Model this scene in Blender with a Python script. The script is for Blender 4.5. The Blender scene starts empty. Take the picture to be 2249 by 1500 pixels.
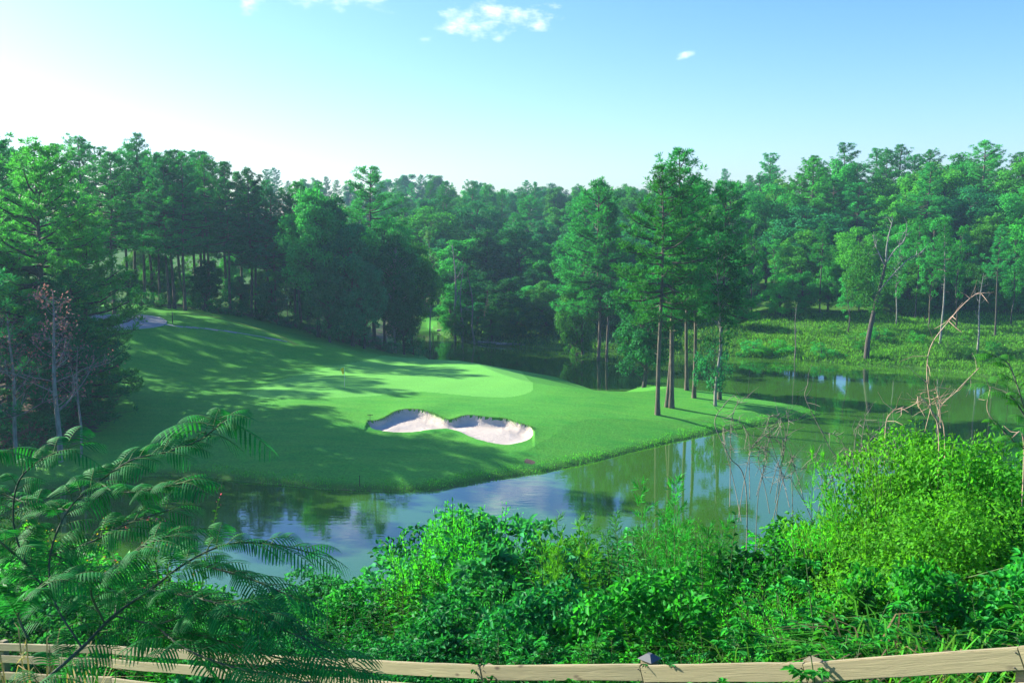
import bpy, math, random
import numpy as np
from mathutils import Vector
R = math.radians
C = bpy.context.scene.collection
sc = bpy.context.scene
rng = np.random.default_rng(7)
random.seed(7)

# ------------------------------------------------------------------ camera, sky, sun, exposure
CAMZ, PITCH, LENS = 20.5, 7.04, 35.0
F = 2249 * LENS / 36.0
cam_d = bpy.data.cameras.new('camera'); cam = bpy.data.objects.new('camera', cam_d); C.objects.link(cam)
cam.location = (0, 0, CAMZ); cam.rotation_euler = (R(90 - PITCH), 0, 0)
cam_d.lens = LENS; cam_d.sensor_width = 36; cam_d.clip_start = 0.1; cam_d.clip_end = 8000
sc.camera = cam
SUN_AZ, SUN_EL = -66.0, 26.0          # azimuth from +Y, negative = to the left
W = bpy.data.worlds.new('World'); sc.world = W; W.use_nodes = True
SKY_STRENGTH = 0.106
sun_d = bpy.data.lights.new('sun', 'SUN'); sun = bpy.data.objects.new('sun', sun_d); C.objects.link(sun)
sun_d.energy = 5.0; sun_d.angle = R(0.5); sun_d.color = (1.0, 0.94, 0.80)
tosun = Vector((math.sin(R(SUN_AZ)) * math.cos(R(SUN_EL)), math.cos(R(SUN_AZ)) * math.cos(R(SUN_EL)), math.sin(R(SUN_EL))))
sun.rotation_euler = tosun.to_track_quat('Z', 'Y').to_euler()
sun.location = (-60, 40, 80)
sc.view_settings.view_transform = 'Standard'; sc.view_settings.look = 'None'
sc.view_settings.exposure = 1.42; sc.view_settings.gamma = 1
sc.cycles.max_bounces = 6; sc.cycles.diffuse_bounces = 3; sc.cycles.glossy_bounces = 2
sc.cycles.transmission_bounces = 3; sc.cycles.volume_bounces = 0; sc.cycles.transparent_max_bounces = 4
sc.cycles.caustics_reflective = False; sc.cycles.caustics_refractive = False
sc.cycles.use_denoising = True

def world_nodes():
    nt = W.node_tree; N = nt.nodes; L = nt.links
    for n in list(N): N.remove(n)
    out = N.new('ShaderNodeOutputWorld'); bg = N.new('ShaderNodeBackground')
    sky = N.new('ShaderNodeTexSky'); sky.sky_type = 'NISHITA'; sky.sun_disc = False
    sky.sun_elevation = R(SUN_EL); sky.sun_rotation = R(SUN_AZ); sky.air_density = 1.0; sky.dust_density = 1.25; sky.ozone_density = 4.0
    bg.inputs['Strength'].default_value = SKY_STRENGTH
    hs = N.new('ShaderNodeHueSaturation'); hs.inputs['Saturation'].default_value = 1.2; hs.inputs['Hue'].default_value = 0.51
    tint = N.new('ShaderNodeMix'); tint.data_type = 'RGBA'; tint.blend_type = 'MULTIPLY'; tint.inputs['Factor'].default_value = 1; tint.inputs['B'].default_value = (.90, .965, 1.07, 1)
    L.new(sky.outputs[0], tint.inputs['A']); L.new(tint.outputs['Result'], hs.inputs['Color'])
    tc = N.new('ShaderNodeTexCoord'); sep = N.new('ShaderNodeSeparateXYZ'); L.new(tc.outputs['Generated'], sep.inputs[0])
    def m(op, a, b=None):
        n = N.new('ShaderNodeMath'); n.operation = op
        for i, v in enumerate((a, b)):
            if v is None: continue
            if isinstance(v, (int, float)): n.inputs[i].default_value = v
            else: L.new(v, n.inputs[i])
        return n.outputs[0]
    az = m('ARCTAN2', sep.outputs[0], sep.outputs[1]); el = m('ARCSINE', sep.outputs[2])
    nz = N.new('ShaderNodeTexNoise'); nz.inputs['Scale'].default_value = 30; nz.inputs['Detail'].default_value = 7; nz.inputs['Roughness'].default_value = 0.62
    mp = N.new('ShaderNodeMapping'); mp.inputs['Scale'].default_value = (1, 1, 2.0); L.new(tc.outputs['Generated'], mp.inputs[0]); L.new(mp.outputs[0], nz.inputs['Vector'])
    tot = None
    for (a, e, wa, we, tilt, amp) in [(-0.6, 11.0, 3.4, 1.25, .05, 1.0), (-3.2, 10.4, 1.9, .6, .25, .55), (-9.3, 11.9, 3.6, .9, 0, .72), (-14.3, 11.2, .9, .6, .5, .5),
                                (9.7, 8.9, .55, .22, .3, .55), (0.2, 15.8, 3.6, 1.5, 0, 1.0), (-9, 17.5, 4, 1.5, 0, .8), (-26.5, 5.2, 2.2, .9, 0, .5), (7, 21, 5, 1.6, 0, .7)]:
        da = m('DIVIDE', m('SUBTRACT', az, R(a)), R(wa))
        de = m('DIVIDE', m('SUBTRACT', m('SUBTRACT', el, R(e)), m('MULTIPLY', m('SUBTRACT', az, R(a)), tilt)), R(we))
        d2 = m('ADD', m('MULTIPLY', da, da), m('MULTIPLY', de, de))
        k = m('MULTIPLY', m('SUBTRACT', 1.0, d2), amp)
        tot = k if tot is None else m('MAXIMUM', tot, k)
    s = m('ADD', m('MAXIMUM', tot, -2.0), m('MULTIPLY', m('SUBTRACT', nz.outputs[0], 0.5), 4.2))
    mr = N.new('ShaderNodeMapRange'); mr.interpolation_type = 'SMOOTHSTEP'; mr.inputs['From Min'].default_value = 0.15; mr.inputs['From Max'].default_value = 2.5
    mr.inputs['To Max'].default_value = 0.92; L.new(s, mr.inputs['Value'])
    mix = N.new('ShaderNodeMix'); mix.data_type = 'RGBA'; L.new(mr.outputs[0], mix.inputs['Factor']); L.new(hs.outputs[0], mix.inputs['A'])
    mix.inputs['B'].default_value = (8.6, 8.2, 8.2, 1)
    L.new(mix.outputs['Result'], bg.inputs['Color']); L.new(bg.outputs[0], out.inputs[0])
world_nodes()

# ------------------------------------------------------------------ pixel geometry (planning only: gives real places on the ground)
sp, cp = math.sin(R(PITCH)), math.cos(R(PITCH))
def ray(px, py):
    a, b = (px - 1124.5) / F, (750 - py) / F
    return np.array([a, cp + b * sp, -sp + b * cp])
def at_z(px, py, z):
    d = ray(px, py); t = (z - CAMZ) / d[2]; return np.array([0, 0, CAMZ]) + d * t
def at_y(px, py, y):
    d = ray(px, py); return np.array([0, 0, CAMZ]) + d * (y / d[1])

# ------------------------------------------------------------------ terrain function
shore = [at_z(*p, 0)[:2] for p in [(-700, 1100), (-100, 1085), (120, 1072), (300, 1046), (420, 1044), (520, 1056), (700, 1074), (880, 1081), (960, 1077), (1080, 1054), (1200, 1037), (1320, 1011),
         (1450, 977), (1600, 946), (1750, 922), (1805, 910), (1770, 897), (1640, 876), (1500, 860), (1410, 849)]]
def at_d(px, y): return np.array([(px - 1124.5) / F * y / cp, y])
shore += [at_d(1345, 114), at_d(1230, 127), at_d(1120, 134), at_d(1010, 137), at_d(955, 139), at_d(928, 150), at_d(915, 172), at_d(925, 188), at_d(950, 186)]
shore += [at_z(*p, 0)[:2] for p in [(985, 746), (1050, 756), (1150, 763), (1230, 768), (1400, 776), (1600, 782), (1700, 787), (1800, 794), (1900, 802), (2000, 807), (2100, 817), (2249, 842), (2500, 880), (2900, 930)]]
shore += [np.array(p) for p in [(900., 140.), (3000., 600.), (3000., 6000.), (-3000., 6000.), (-3000., 200.), (-400., 70.)]]
shore = np.array(shore)

def sdf(poly, x, y):
    x = np.asarray(x, float); y = np.asarray(y, float)
    d = np.full(x.shape, 1e18); ins = np.zeros(x.shape, bool)
    n = len(poly)
    for i in range(n):
        a = poly[i]; b = poly[(i + 1) % n]; e = b - a
        t = np.clip(((x - a[0]) * e[0] + (y - a[1]) * e[1]) / (e @ e), 0, 1)
        d = np.minimum(d, (x - a[0] - t * e[0]) ** 2 + (y - a[1] - t * e[1]) ** 2)
        c = (a[1] > y) != (b[1] > y)
        with np.errstate(divide='ignore', invalid='ignore'):
            xi = a[0] + (y - a[1]) * e[0] / (e[1] if e[1] else 1e-9)
        ins ^= c & (x < xi)
    return np.where(ins, 1, -1) * np.sqrt(d)          # + inside

ctl = []
for px, py, z in [(757, 850, 3.0), (560, 862, 2.9), (1165, 852, 2.7), (1000, 787, 2.6), (850, 872, 2.6), (1050, 880, 2.5), (1150, 804, 3.1), (1280, 822, 2.8), (1400, 868, 1.7), (1600, 900, 0.9), (1475, 897, 1.25),
                  (930, 900, 2.6), (1060, 915, 2.3), (900, 949, 1.45), (1110, 977, 1.15), (800, 1000, 1.2), (600, 955, 1.9), (400, 900, 2.5), (700, 900, 2.6), (1280, 920, 1.7), (1350, 960, 1.0),
                  (365, 713, 7.0), (300, 682, 7.9), (640, 757, 4.4), (560, 703, 6.2), (700, 742, 4.4), (800, 759, 3.4), (870, 779, 2.2), (230, 800, 4.8), (100, 760, 6.2), (480, 822, 3.1), (430, 780, 4.3), (330, 850, 3.4),
                  (100, 950, 1.6), (-50, 1000, 1.0), (500, 770, 4.5), (230, 735, 6.6), (-300, 800, 4.5), (880, 800, 2.6), (700, 800, 3.2)]:
    p = at_z(px, py, z); ctl.append((p[0], p[1], z))
for px, y, z in [(500, 190, 6.9), (400, 260, 11.5), (200, 200, 9.5), (0, 160, 9), (-600, 200, 13), (700, 220, 7.5), (500, 420, 19), (900, 420, 18), (800, 300, 10), (1100, 185, 2.6), (1100, 250, 8.5), (1200, 340, 17), (1400, 200, 4.5),
                 (1400, 300, 13), (1700, 161, 4.4), (2100, 151, 4.1), (1900, 215, 12), (2300, 215, 13), (1800, 300, 17), (2400, 330, 18), (1600, 420, 17), (2700, 150, 5), (1400, 165, 1.5), (1200, 170, 1.2), (600, 600, 20), (1124, 600, 18), (1900, 600, 18), (-800, 600, 20), (3000, 600, 18)]:
    p = at_d(px, y); ctl.append((p[0], p[1], z))
ctl = np.array(ctl)
def _phi(r2): return 0.5 * r2 * np.log(r2 + 1e-12)
def _tps():
    P = ctl[:, :2] / 100; n = len(P)
    K = _phi(((P[:, None] - P[None]) ** 2).sum(-1)) + np.eye(n) * 1e-4
    Q = np.c_[np.ones(n), P]; A = np.block([[K, Q], [Q.T, np.zeros((3, 3))]])
    return P, np.linalg.solve(A, np.r_[ctl[:, 2], np.zeros(3)])
TP, TW = _tps()
def tps(x, y):
    x = np.clip(x, -420, 420) / 100; y = np.clip(y, 40, 620) / 100
    o = TW[-3] + TW[-2] * x + TW[-1] * y
    for p, w in zip(TP, TW[:-3]): o = o + w * _phi((x - p[0]) ** 2 + (y - p[1]) ** 2)
    return o
def ripple(x, y):
    return (np.sin(x * .31 + 1.3 * np.sin(y * .17)) * .5 + np.sin(y * .41 + x * .23) * .35 + np.sin(x * .9 - y * .7) * .15)

BZ = lambda zx, zy: (200 + zx / 2.0445, 650 + zy / 2.0445)
bk_px = [BZ(*p) for p in [(1238, 563), (1262, 600), (1350, 613), (1450, 609), (1530, 598), (1600, 594), (1655, 609), (1720, 640), (1790, 661), (1870, 669), (1940, 656), (1980, 636), (1987, 610), (1970, 590), (1930, 581), (1890, 568),
                          (1862, 556), (1820, 556), (1770, 551), (1725, 546), (1690, 541), (1650, 551), (1612, 566), (1582, 561), (1540, 537), (1490, 521), (1430, 514), (1380, 521), (1340, 541), (1310, 561), (1268, 572)]]
def surf0(x, y):
    """ground without the bunker"""
    x = np.asarray(x, float); y = np.asarray(y, float)
    d = sdf(shore, x, y)
    rp = ripple(x, y)
    hi = np.clip(tps(x, y), .35, 40) + rp * .10
    prof = 0.12 * (1 - np.exp(-np.maximum(d, 0) / .3)) + np.maximum(d, 0) * .23
    land = np.where(d > 0, np.minimum(hi, prof), np.maximum(d * .45, -2.5))
    nb = 17.4 - .36 * (y - 4.7) + .09 * (x - 2.4) + rp * .12
    nb = np.where(nb > 17.2, 17.2 + (nb - 17.2) * .45, nb)
    nb = np.where(nb < -2.5, -2.5, nb)
    return np.maximum(land, nb)
def march(px, py, f):
    d = ray(px, py); t = np.concatenate([np.linspace(3, 60, 500), np.linspace(60.2, 420, 2400)]) / d[1]
    P = np.array([0, 0, CAMZ])[None] + d[None] * t[:, None]
    below = P[:, 2] < f(P[:, 0], P[:, 1])
    i = np.argmax(below) if below.any() else len(t) - 1
    return P[i]
bunker = np.array([march(px, py, surf0)[:2] for px, py in bk_px])
def dense(poly, n):
    p = np.vstack([poly, poly[:1]]); s = np.r_[0, np.cumsum(np.hypot(*np.diff(p, axis=0).T))]
    q = np.linspace(0, s[-1], n, endpoint=False); o = np.c_[np.interp(q, s, p[:, 0]), np.interp(q, s, p[:, 1])]
    for _ in range(2): o = (np.roll(o, 1, 0) + 2 * o + np.roll(o, -1, 0)) / 4
    return o
bunker = dense(bunker, 110)
bunker += rng.normal(0, .035, bunker.shape)
BY0, BY1 = bunker[:, 1].min(), bunker[:, 1].max()
def back_edge(x):                      # far edge of the bunker at this x
    out = np.full(np.shape(x), BY0)
    n = len(bunker)
    for i in range(n):
        a, b = bunker[i], bunker[(i + 1) % n]
        if a[0] == b[0]: continue
        t = (x - a[0]) / (b[0] - a[0]); y = a[1] + t * (b[1] - a[1])
        out = np.where((t >= 0) & (t <= 1), np.maximum(out, y), out)
    return out
def ground(x, y):
    x = np.asarray(x, float); y = np.asarray(y, float)
    z = surf0(x, y)
    m = (x > bunker[:, 0].min() - 3) & (x < bunker[:, 0].max() + 3) & (y > BY0 - 3) & (y < BY1 + 3)
    if m.any():
        xm, ym = x[m], y[m]; d = sdf(bunker, xm, ym); yb = back_edge(xm)
        v = np.clip(1 - (yb - ym) / 3.2, 0, 1)
        dep = (.20 + .66 * v ** 1.5) * (1 - np.exp(-np.maximum(d, 0) / .38))
        lip = np.where((d <= 0) & (ym > yb - .4), .16 * np.exp(d / .9), 0)      # turf rolled up behind the sand
        zz = z[m] - np.where(d > 0, dep, 0) + lip
        z = z.copy(); z[m] = zz
    return z
def gz(x, y): return float(ground(np.array([x]), np.array([y]))[0])

# ------------------------------------------------------------------ materials
def nodes(name):
    m = bpy.data.materials.new(name); m.use_nodes = True; nt = m.node_tree
    return m, nt.nodes, nt.links, nt.nodes['Principled BSDF']
def N_(N, t, **kw):
    n = N.new(t)
    for k, v in kw.items():
        if k in n.inputs: n.inputs[k].default_value = v
        else: setattr(n, k, v)
    return n
def mixc(N, L, f, a, b, blend='MIX'):
    n = N.new('ShaderNodeMix'); n.data_type = 'RGBA'; n.blend_type = blend
    for k, v in (('Factor', f), ('A', a), ('B', b)):
        if isinstance(v, (int, float)): n.inputs[k].default_value = v
        elif isinstance(v, tuple): n.inputs[k].default_value = (*v, 1)
        else: L.new(v, n.inputs[k])
    return n.outputs['Result']
def leaf_mat(name, c1, c2, tr=.35, tcol=None, rough=.55, var=.35, nscale=.6):
    m, N, L, B = nodes(name)
    tcd = N_(N, 'ShaderNodeTexCoord'); nz = N_(N, 'ShaderNodeTexNoise', Scale=nscale, Detail=2.0); L.new(tcd.outputs['Object'], nz.inputs['Vector'])
    geo = N_(N, 'ShaderNodeNewGeometry'); oi = N_(N, 'ShaderNodeObjectInfo')
    base = mixc(N, L, nz.outputs[0], c1, c2)
    hs = N_(N, 'ShaderNodeHueSaturation')
    a = N_(N, 'ShaderNodeMath', operation='MULTIPLY_ADD'); L.new(geo.outputs['Random Per Island'], a.inputs[0]); a.inputs[1].default_value = var * 2; a.inputs[2].default_value = 1 - var
    b = N_(N, 'ShaderNodeMath', operation='MULTIPLY_ADD'); L.new(oi.outputs['Random'], b.inputs[0]); b.inputs[1].default_value = .66; b.inputs[2].default_value = .67
    c = N_(N, 'ShaderNodeMath', operation='MULTIPLY'); L.new(a.outputs[0], c.inputs[0]); L.new(b.outputs[0], c.inputs[1])
    h = N_(N, 'ShaderNodeMath', operation='MULTIPLY_ADD'); L.new(oi.outputs['Random'], h.inputs[0]); h.inputs[1].default_value = .035; h.inputs[2].default_value = .4825
    L.new(c.outputs[0], hs.inputs['Value']); L.new(h.outputs[0], hs.inputs['Hue']); L.new(base, hs.inputs['Color'])
    L.new(hs.outputs[0], B.inputs['Base Color']); B.inputs['Roughness'].default_value = rough + .1; B.inputs['Specular IOR Level'].default_value = .12
    t = N_(N, 'ShaderNodeBsdfTranslucent')
    tc = mixc(N, L, 1.0, hs.outputs[0], tcol or (1.6, 1.5, .7), 'MULTIPLY'); L.new(tc, t.inputs['Color'])
    ms = N_(N, 'ShaderNodeMixShader'); ms.inputs[0].default_value = tr
    L.new(B.outputs[0], ms.inputs[1]); L.new(t.outputs[0], ms.inputs[2])
    L.new(ms.outputs[0], N['Material Output'].inputs['Surface'])
    return m
def bark_mat(name, c1, c2, scale=6, stretch=.25, rough=.9):
    m, N, L, B = nodes(name)
    tcd = N_(N, 'ShaderNodeTexCoord'); mp = N_(N, 'ShaderNodeMapping', Scale=(1, 1, stretch)); L.new(tcd.outputs['Object'], mp.inputs[0])
    nz = N_(N, 'ShaderNodeTexNoise', Scale=scale, Detail=5.0); L.new(mp.outputs[0], nz.inputs['Vector'])
    cr = N_(N, 'ShaderNodeMapRange'); cr.inputs['From Min'].default_value = .35; cr.inputs['From Max'].default_value = .65; L.new(nz.outputs[0], cr.inputs['Value'])
    L.new(mixc(N, L, cr.outputs[0], c1, c2), B.inputs['Base Color']); B.inputs['Roughness'].default_value = rough
    bp = N_(N, 'ShaderNodeBump', Strength=.6, Distance=.03); L.new(nz.outputs[0], bp.inputs['Height']); L.new(bp.outputs[0], B.inputs['Normal'])
    return m
def turf_mat(name, c1, c2, c3, fine=9.0, attr=True, stripes=0.0, bump=.5):
    m, N, L, B = nodes(name)
    tcd = N_(N, 'ShaderNodeTexCoord')
    n1 = N_(N, 'ShaderNodeTexNoise', Scale=.09, Detail=3.0); L.new(tcd.outputs['Object'], n1.inputs['Vector'])
    mp = N_(N, 'ShaderNodeMapping', Rotation=(0, 0, R(18)), Scale=(.35, 1.1, 1)); L.new(tcd.outputs['Object'], mp.inputs[0])
    n2 = N_(N, 'ShaderNodeTexNoise', Scale=.7, Detail=8.0, Roughness=.72); L.new(mp.outputs[0], n2.inputs['Vector'])
    n3 = N_(N, 'ShaderNodeTexNoise', Scale=fine, Detail=4.0, Roughness=.7); L.new(tcd.outputs['Object'], n3.inputs['Vector'])
    def rng_(o, a, b, lo=0., hi=1.):
        r = N_(N, 'ShaderNodeMapRange'); r.inputs['From Min'].default_value = a; r.inputs['From Max'].default_value = b
        r.inputs['To Min'].default_value = lo; r.inputs['To Max'].default_value = hi; L.new(o, r.inputs['Value']); return r.outputs[0]
    col = mixc(N, L, rng_(n1.outputs[0], .35, .65), c1, c2)
    col = mixc(N, L, rng_(n2.outputs[0], .35, .7, 0, .85), col, c3)
    mp4 = N_(N, 'ShaderNodeMapping', Rotation=(0, 0, R(-24)), Scale=(.05, .9, 1)); L.new(tcd.outputs['Object'], mp4.inputs[0])
    n4 = N_(N, 'ShaderNodeTexNoise', Scale=1.0, Detail=4.0, Distortion=.6); L.new(mp4.outputs[0], n4.inputs['Vector'])
    col = mixc(N, L, rng_(n4.outputs[0], .42, .66, 0, .45), col, c3)
    g = N_(N, 'ShaderNodeHueSaturation'); L.new(col, g.inputs['Color']); L.new(rng_(n3.outputs[0], .3, .7, .72, 1.28), g.inputs['Value'])
    col = g.outputs[0]
    if attr:
        a = N_(N, 'ShaderNodeAttribute', attribute_name='dirt'); 
        nd = N_(N, 'ShaderNodeTexNoise', Scale=1.7, Detail=5.0); L.new(tcd.outputs['Object'], nd.inputs['Vector'])
        s = N_(N, 'ShaderNodeMath', operation='ADD'); L.new(a.outputs['Fac'], s.inputs[0]); L.new(rng_(nd.outputs[0], .3, .7, -.35, .35), s.inputs[1])
        dirt = mixc(N, L, n3.outputs[0], (.085, .06, .042), (.17, .115, .085))
        col = mixc(N, L, rng_(s.outputs[0], .4, .62), col, dirt)
        a2 = N_(N, 'ShaderNodeAttribute', attribute_name='rough')
        col = mixc(N, L, a2.outputs['Fac'], col, mixc(N, L, n2.outputs[0], (.03, .12, .012), (.07, .17, .02)))
        a3 = N_(N, 'ShaderNodeAttribute', attribute_name='straw')
        col = mixc(N, L, a3.outputs['Fac'], col, (.26, .32, .06))
    L.new(col, B.inputs['Base Color']); B.inputs['Roughness'].default_value = .8; B.inputs['Specular IOR Level'].default_value = .12
    bp = N_(N, 'ShaderNodeBump', Strength=bump, Distance=.08); L.new(n3.outputs[0], bp.inputs['Height']); L.new(bp.outputs[0], B.inputs['Normal'])
    return m
M = {}
M['lawn'] = turf_mat('lawn_turf', (.036, .265, .026), (.056, .315, .028), (.105, .34, .034), fine=5.0, bump=.6)
M['green'] = turf_mat('putting_turf', (.125, .44, .065), (.145, .47, .068), (.135, .42, .062), fine=9, attr=False, bump=.15)
M['collar'] = turf_mat('collar_turf', (.06, .315, .032), (.08, .34, .034), (.085, .32, .034), fine=7, attr=False, bump=.4)
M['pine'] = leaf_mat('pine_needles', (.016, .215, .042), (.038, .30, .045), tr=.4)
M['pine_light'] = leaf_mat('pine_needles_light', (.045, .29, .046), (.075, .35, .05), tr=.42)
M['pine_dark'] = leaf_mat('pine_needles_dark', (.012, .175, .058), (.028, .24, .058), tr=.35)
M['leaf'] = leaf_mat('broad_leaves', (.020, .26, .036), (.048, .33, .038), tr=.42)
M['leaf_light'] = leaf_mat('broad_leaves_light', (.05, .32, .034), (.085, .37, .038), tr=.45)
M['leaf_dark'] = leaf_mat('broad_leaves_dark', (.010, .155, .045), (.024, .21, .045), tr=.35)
M['leaf_grey'] = leaf_mat('greyish_green_leaves', (.06, .20, .06), (.09, .24, .07), tr=.35)  # greyish green as the leaves' own colour
M['dry'] = leaf_mat('dry_leaves', (.24, .14, .12), (.32, .19, .15), tr=.3, tcol=(1.2, .9, .8))
M['bark'] = bark_mat('pine_bark', (.05, .043, .03), (.155, .125, .085))
M['bark_dark'] = bark_mat('dark_bark', (.035, .033, .025), (.09, .08, .06))
M['bark_grey'] = bark_mat('grey_bark', (.13, .13, .11), (.30, .29, .25))
M['deadwood'] = bark_mat('dead_wood', (.13, .12, .095), (.26, .235, .185), scale=14)
M['cane'] = bark_mat('dry_cane', (.32, .21, .14), (.48, .35, .25), scale=20)
M['stem'] = bark_mat('green_stems', (.04, .10, .02), (.08, .15, .035), scale=10)

# ------------------------------------------------------------------ mesh builder
class MB:
    def __init__(s): s.v = []; s.f = []; s.n = 0; s.mi = []
    def add(s, v, f, mi=0):
        v = np.asarray(v, float).reshape(-1, 3); f = np.asarray(f, int)
        s.v.append(v); s.f.append(f + s.n); s.n += len(v); s.mi.append(np.full(len(f), mi))
    def tube(s, pts, rad, k=6, mi=0):
        pts = np.asarray(pts, float); rad = np.asarray(rad, float); n = len(pts)
        t = np.gradient(pts, axis=0); t /= np.linalg.norm(t, axis=1)[:, None] + 1e-9
        ref = np.array([1., 0, 0]) if abs(t[0, 0]) < .8 else np.array([0, 1., 0])
        a = np.cross(t, ref); a /= np.linalg.norm(a, axis=1)[:, None] + 1e-9; b = np.cross(t, a)
        th = np.arange(k) * 2 * math.pi / k
        ring = a[:, None] * np.cos(th)[None, :, None] + b[:, None] * np.sin(th)[None, :, None]
        v = (pts[:, None] + ring * rad[:, None, None]).reshape(-1, 3)
        i = np.arange(n - 1)[:, None] * k; j = np.arange(k)[None]; j2 = (j + 1) % k
        f = np.stack([i + j, i + j2, i + k + j2, i + k + j], -1).reshape(-1, 4)
        s.add(v, f, mi)
        c = len(pts) - 1
        tip = np.vstack([v[c * k:(c + 1) * k]]); s.add(np.vstack([tip, pts[-1] + t[-1] * rad[-1]]), np.array([[q, (q + 1) % k, k, k] for q in range(k)]), mi)
    def leaves(s, p, d, nrm, Ln, Wd, bend=.12, mi=0, six=False):
        p = np.asarray(p, float); d = np.asarray(d, float); d = d / (np.linalg.norm(d, axis=1)[:, None] + 1e-9)
        sd = np.cross(d, nrm); sd /= np.linalg.norm(sd, axis=1)[:, None] + 1e-9; up = np.cross(sd, d)
        Ln = np.broadcast_to(np.asarray(Ln, float), (len(p),))[:, None]; Wd = np.broadcast_to(np.asarray(Wd, float), (len(p),))[:, None]
        n = len(p)
        tip = p + d * Ln - up * Ln * bend
        if not six:
            m1 = p + d * Ln * .48 + up * Ln * bend * .4
            v = np.stack([p, m1 + sd * Wd / 2, tip, m1 - sd * Wd / 2], 1).reshape(-1, 3)
            s.add(v, np.arange(n * 4).reshape(-1, 4), mi)
        else:
            fo = up * Wd * .22
            q1 = p + d * Ln * .28 + up * Ln * bend * .35; q2 = p + d * Ln * .66 + up * Ln * bend * .2
            v = np.stack([p, q1 + sd * Wd * .46 + fo, q2 + sd * Wd * .40 + fo, tip, q2 - sd * Wd * .40 + fo, q1 - sd * Wd * .46 + fo], 1).reshape(-1, 3)
            b = np.arange(n)[:, None] * 6
            s.add(v, np.vstack([b + np.array([0, 1, 2, 3]), b + np.array([0, 3, 4, 5])]), mi)
    def mesh(s, name, *mats, smooth=False):
        v = np.vstack(s.v); f = np.vstack(s.f); mi = np.concatenate(s.mi)
        me = bpy.data.meshes.new(name)
        tri = f[:, 2] == f[:, 3]
        lens = np.where(tri, 3, 4); st = np.r_[0, np.cumsum(lens)[:-1]]
        keep = np.ones(f.shape, bool); keep[tri, 3] = False
        me.vertices.add(len(v)); me.vertices.foreach_set('co', v.ravel())
        me.loops.add(int(lens.sum())); me.loops.foreach_set('vertex_index', f[keep].astype(np.int32))
        me.polygons.add(len(f)); me.polygons.foreach_set('loop_start', st.astype(np.int32)); me.polygons.foreach_set('loop_total', lens.astype(np.int32))
        me.polygons.foreach_set('material_index', mi.astype(np.int32))
        if smooth: me.polygons.foreach_set('use_smooth', np.ones(len(f), bool))
        me.update(calc_edges=True); me.validate()
        for m in mats: me.materials.append(m)
        return me
def tag(o, label=None, cat=None, group=None, kind=None):
    for k, v in (('label', label), ('category', cat), ('group', group), ('kind', kind)):
        if v: o[k] = v
    return o
def obj(name, me, parent=None, loc=None):
    o = bpy.data.objects.new(name, me); C.objects.link(o)
    if parent: o.parent = parent
    if loc is not None: o.location = loc
    return o
def thing(name, label, cat, loc=(0, 0, 0), rz=0., scale=(1, 1, 1), group=None):
    o = bpy.data.objects.new(name, None); C.objects.link(o); o.location = loc; o.rotation_euler = (0, 0, rz); o.scale = scale
    o.empty_display_size = .3
    return tag(o, label, cat, group)
def unit(v): v = np.asarray(v, float); return v / (np.linalg.norm(v, axis=-1, keepdims=True) + 1e-9)
def rand_dirs(r, n): return unit(r.normal(0, 1, (n, 3)))
def curve(pts, n=12):
    """smooth path through points (Catmull-Rom)"""
    P = np.asarray(pts, float); P = np.vstack([2 * P[0] - P[1], P, 2 * P[-1] - P[-2]]); out = []
    m = len(P) - 3
    for i in range(m):
        t = np.linspace(0, 1, max(2, n // m) + 1)[:-1 if i < m - 1 else None][:, None]
        a, b, c, d = P[i:i + 4]
        out.append(.5 * ((2 * b) + (-a + c) * t + (2 * a - 5 * b + 4 * c - d) * t ** 2 + (-a + 3 * b - 3 * c + d) * t ** 3))
    return np.vstack(out)

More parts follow.
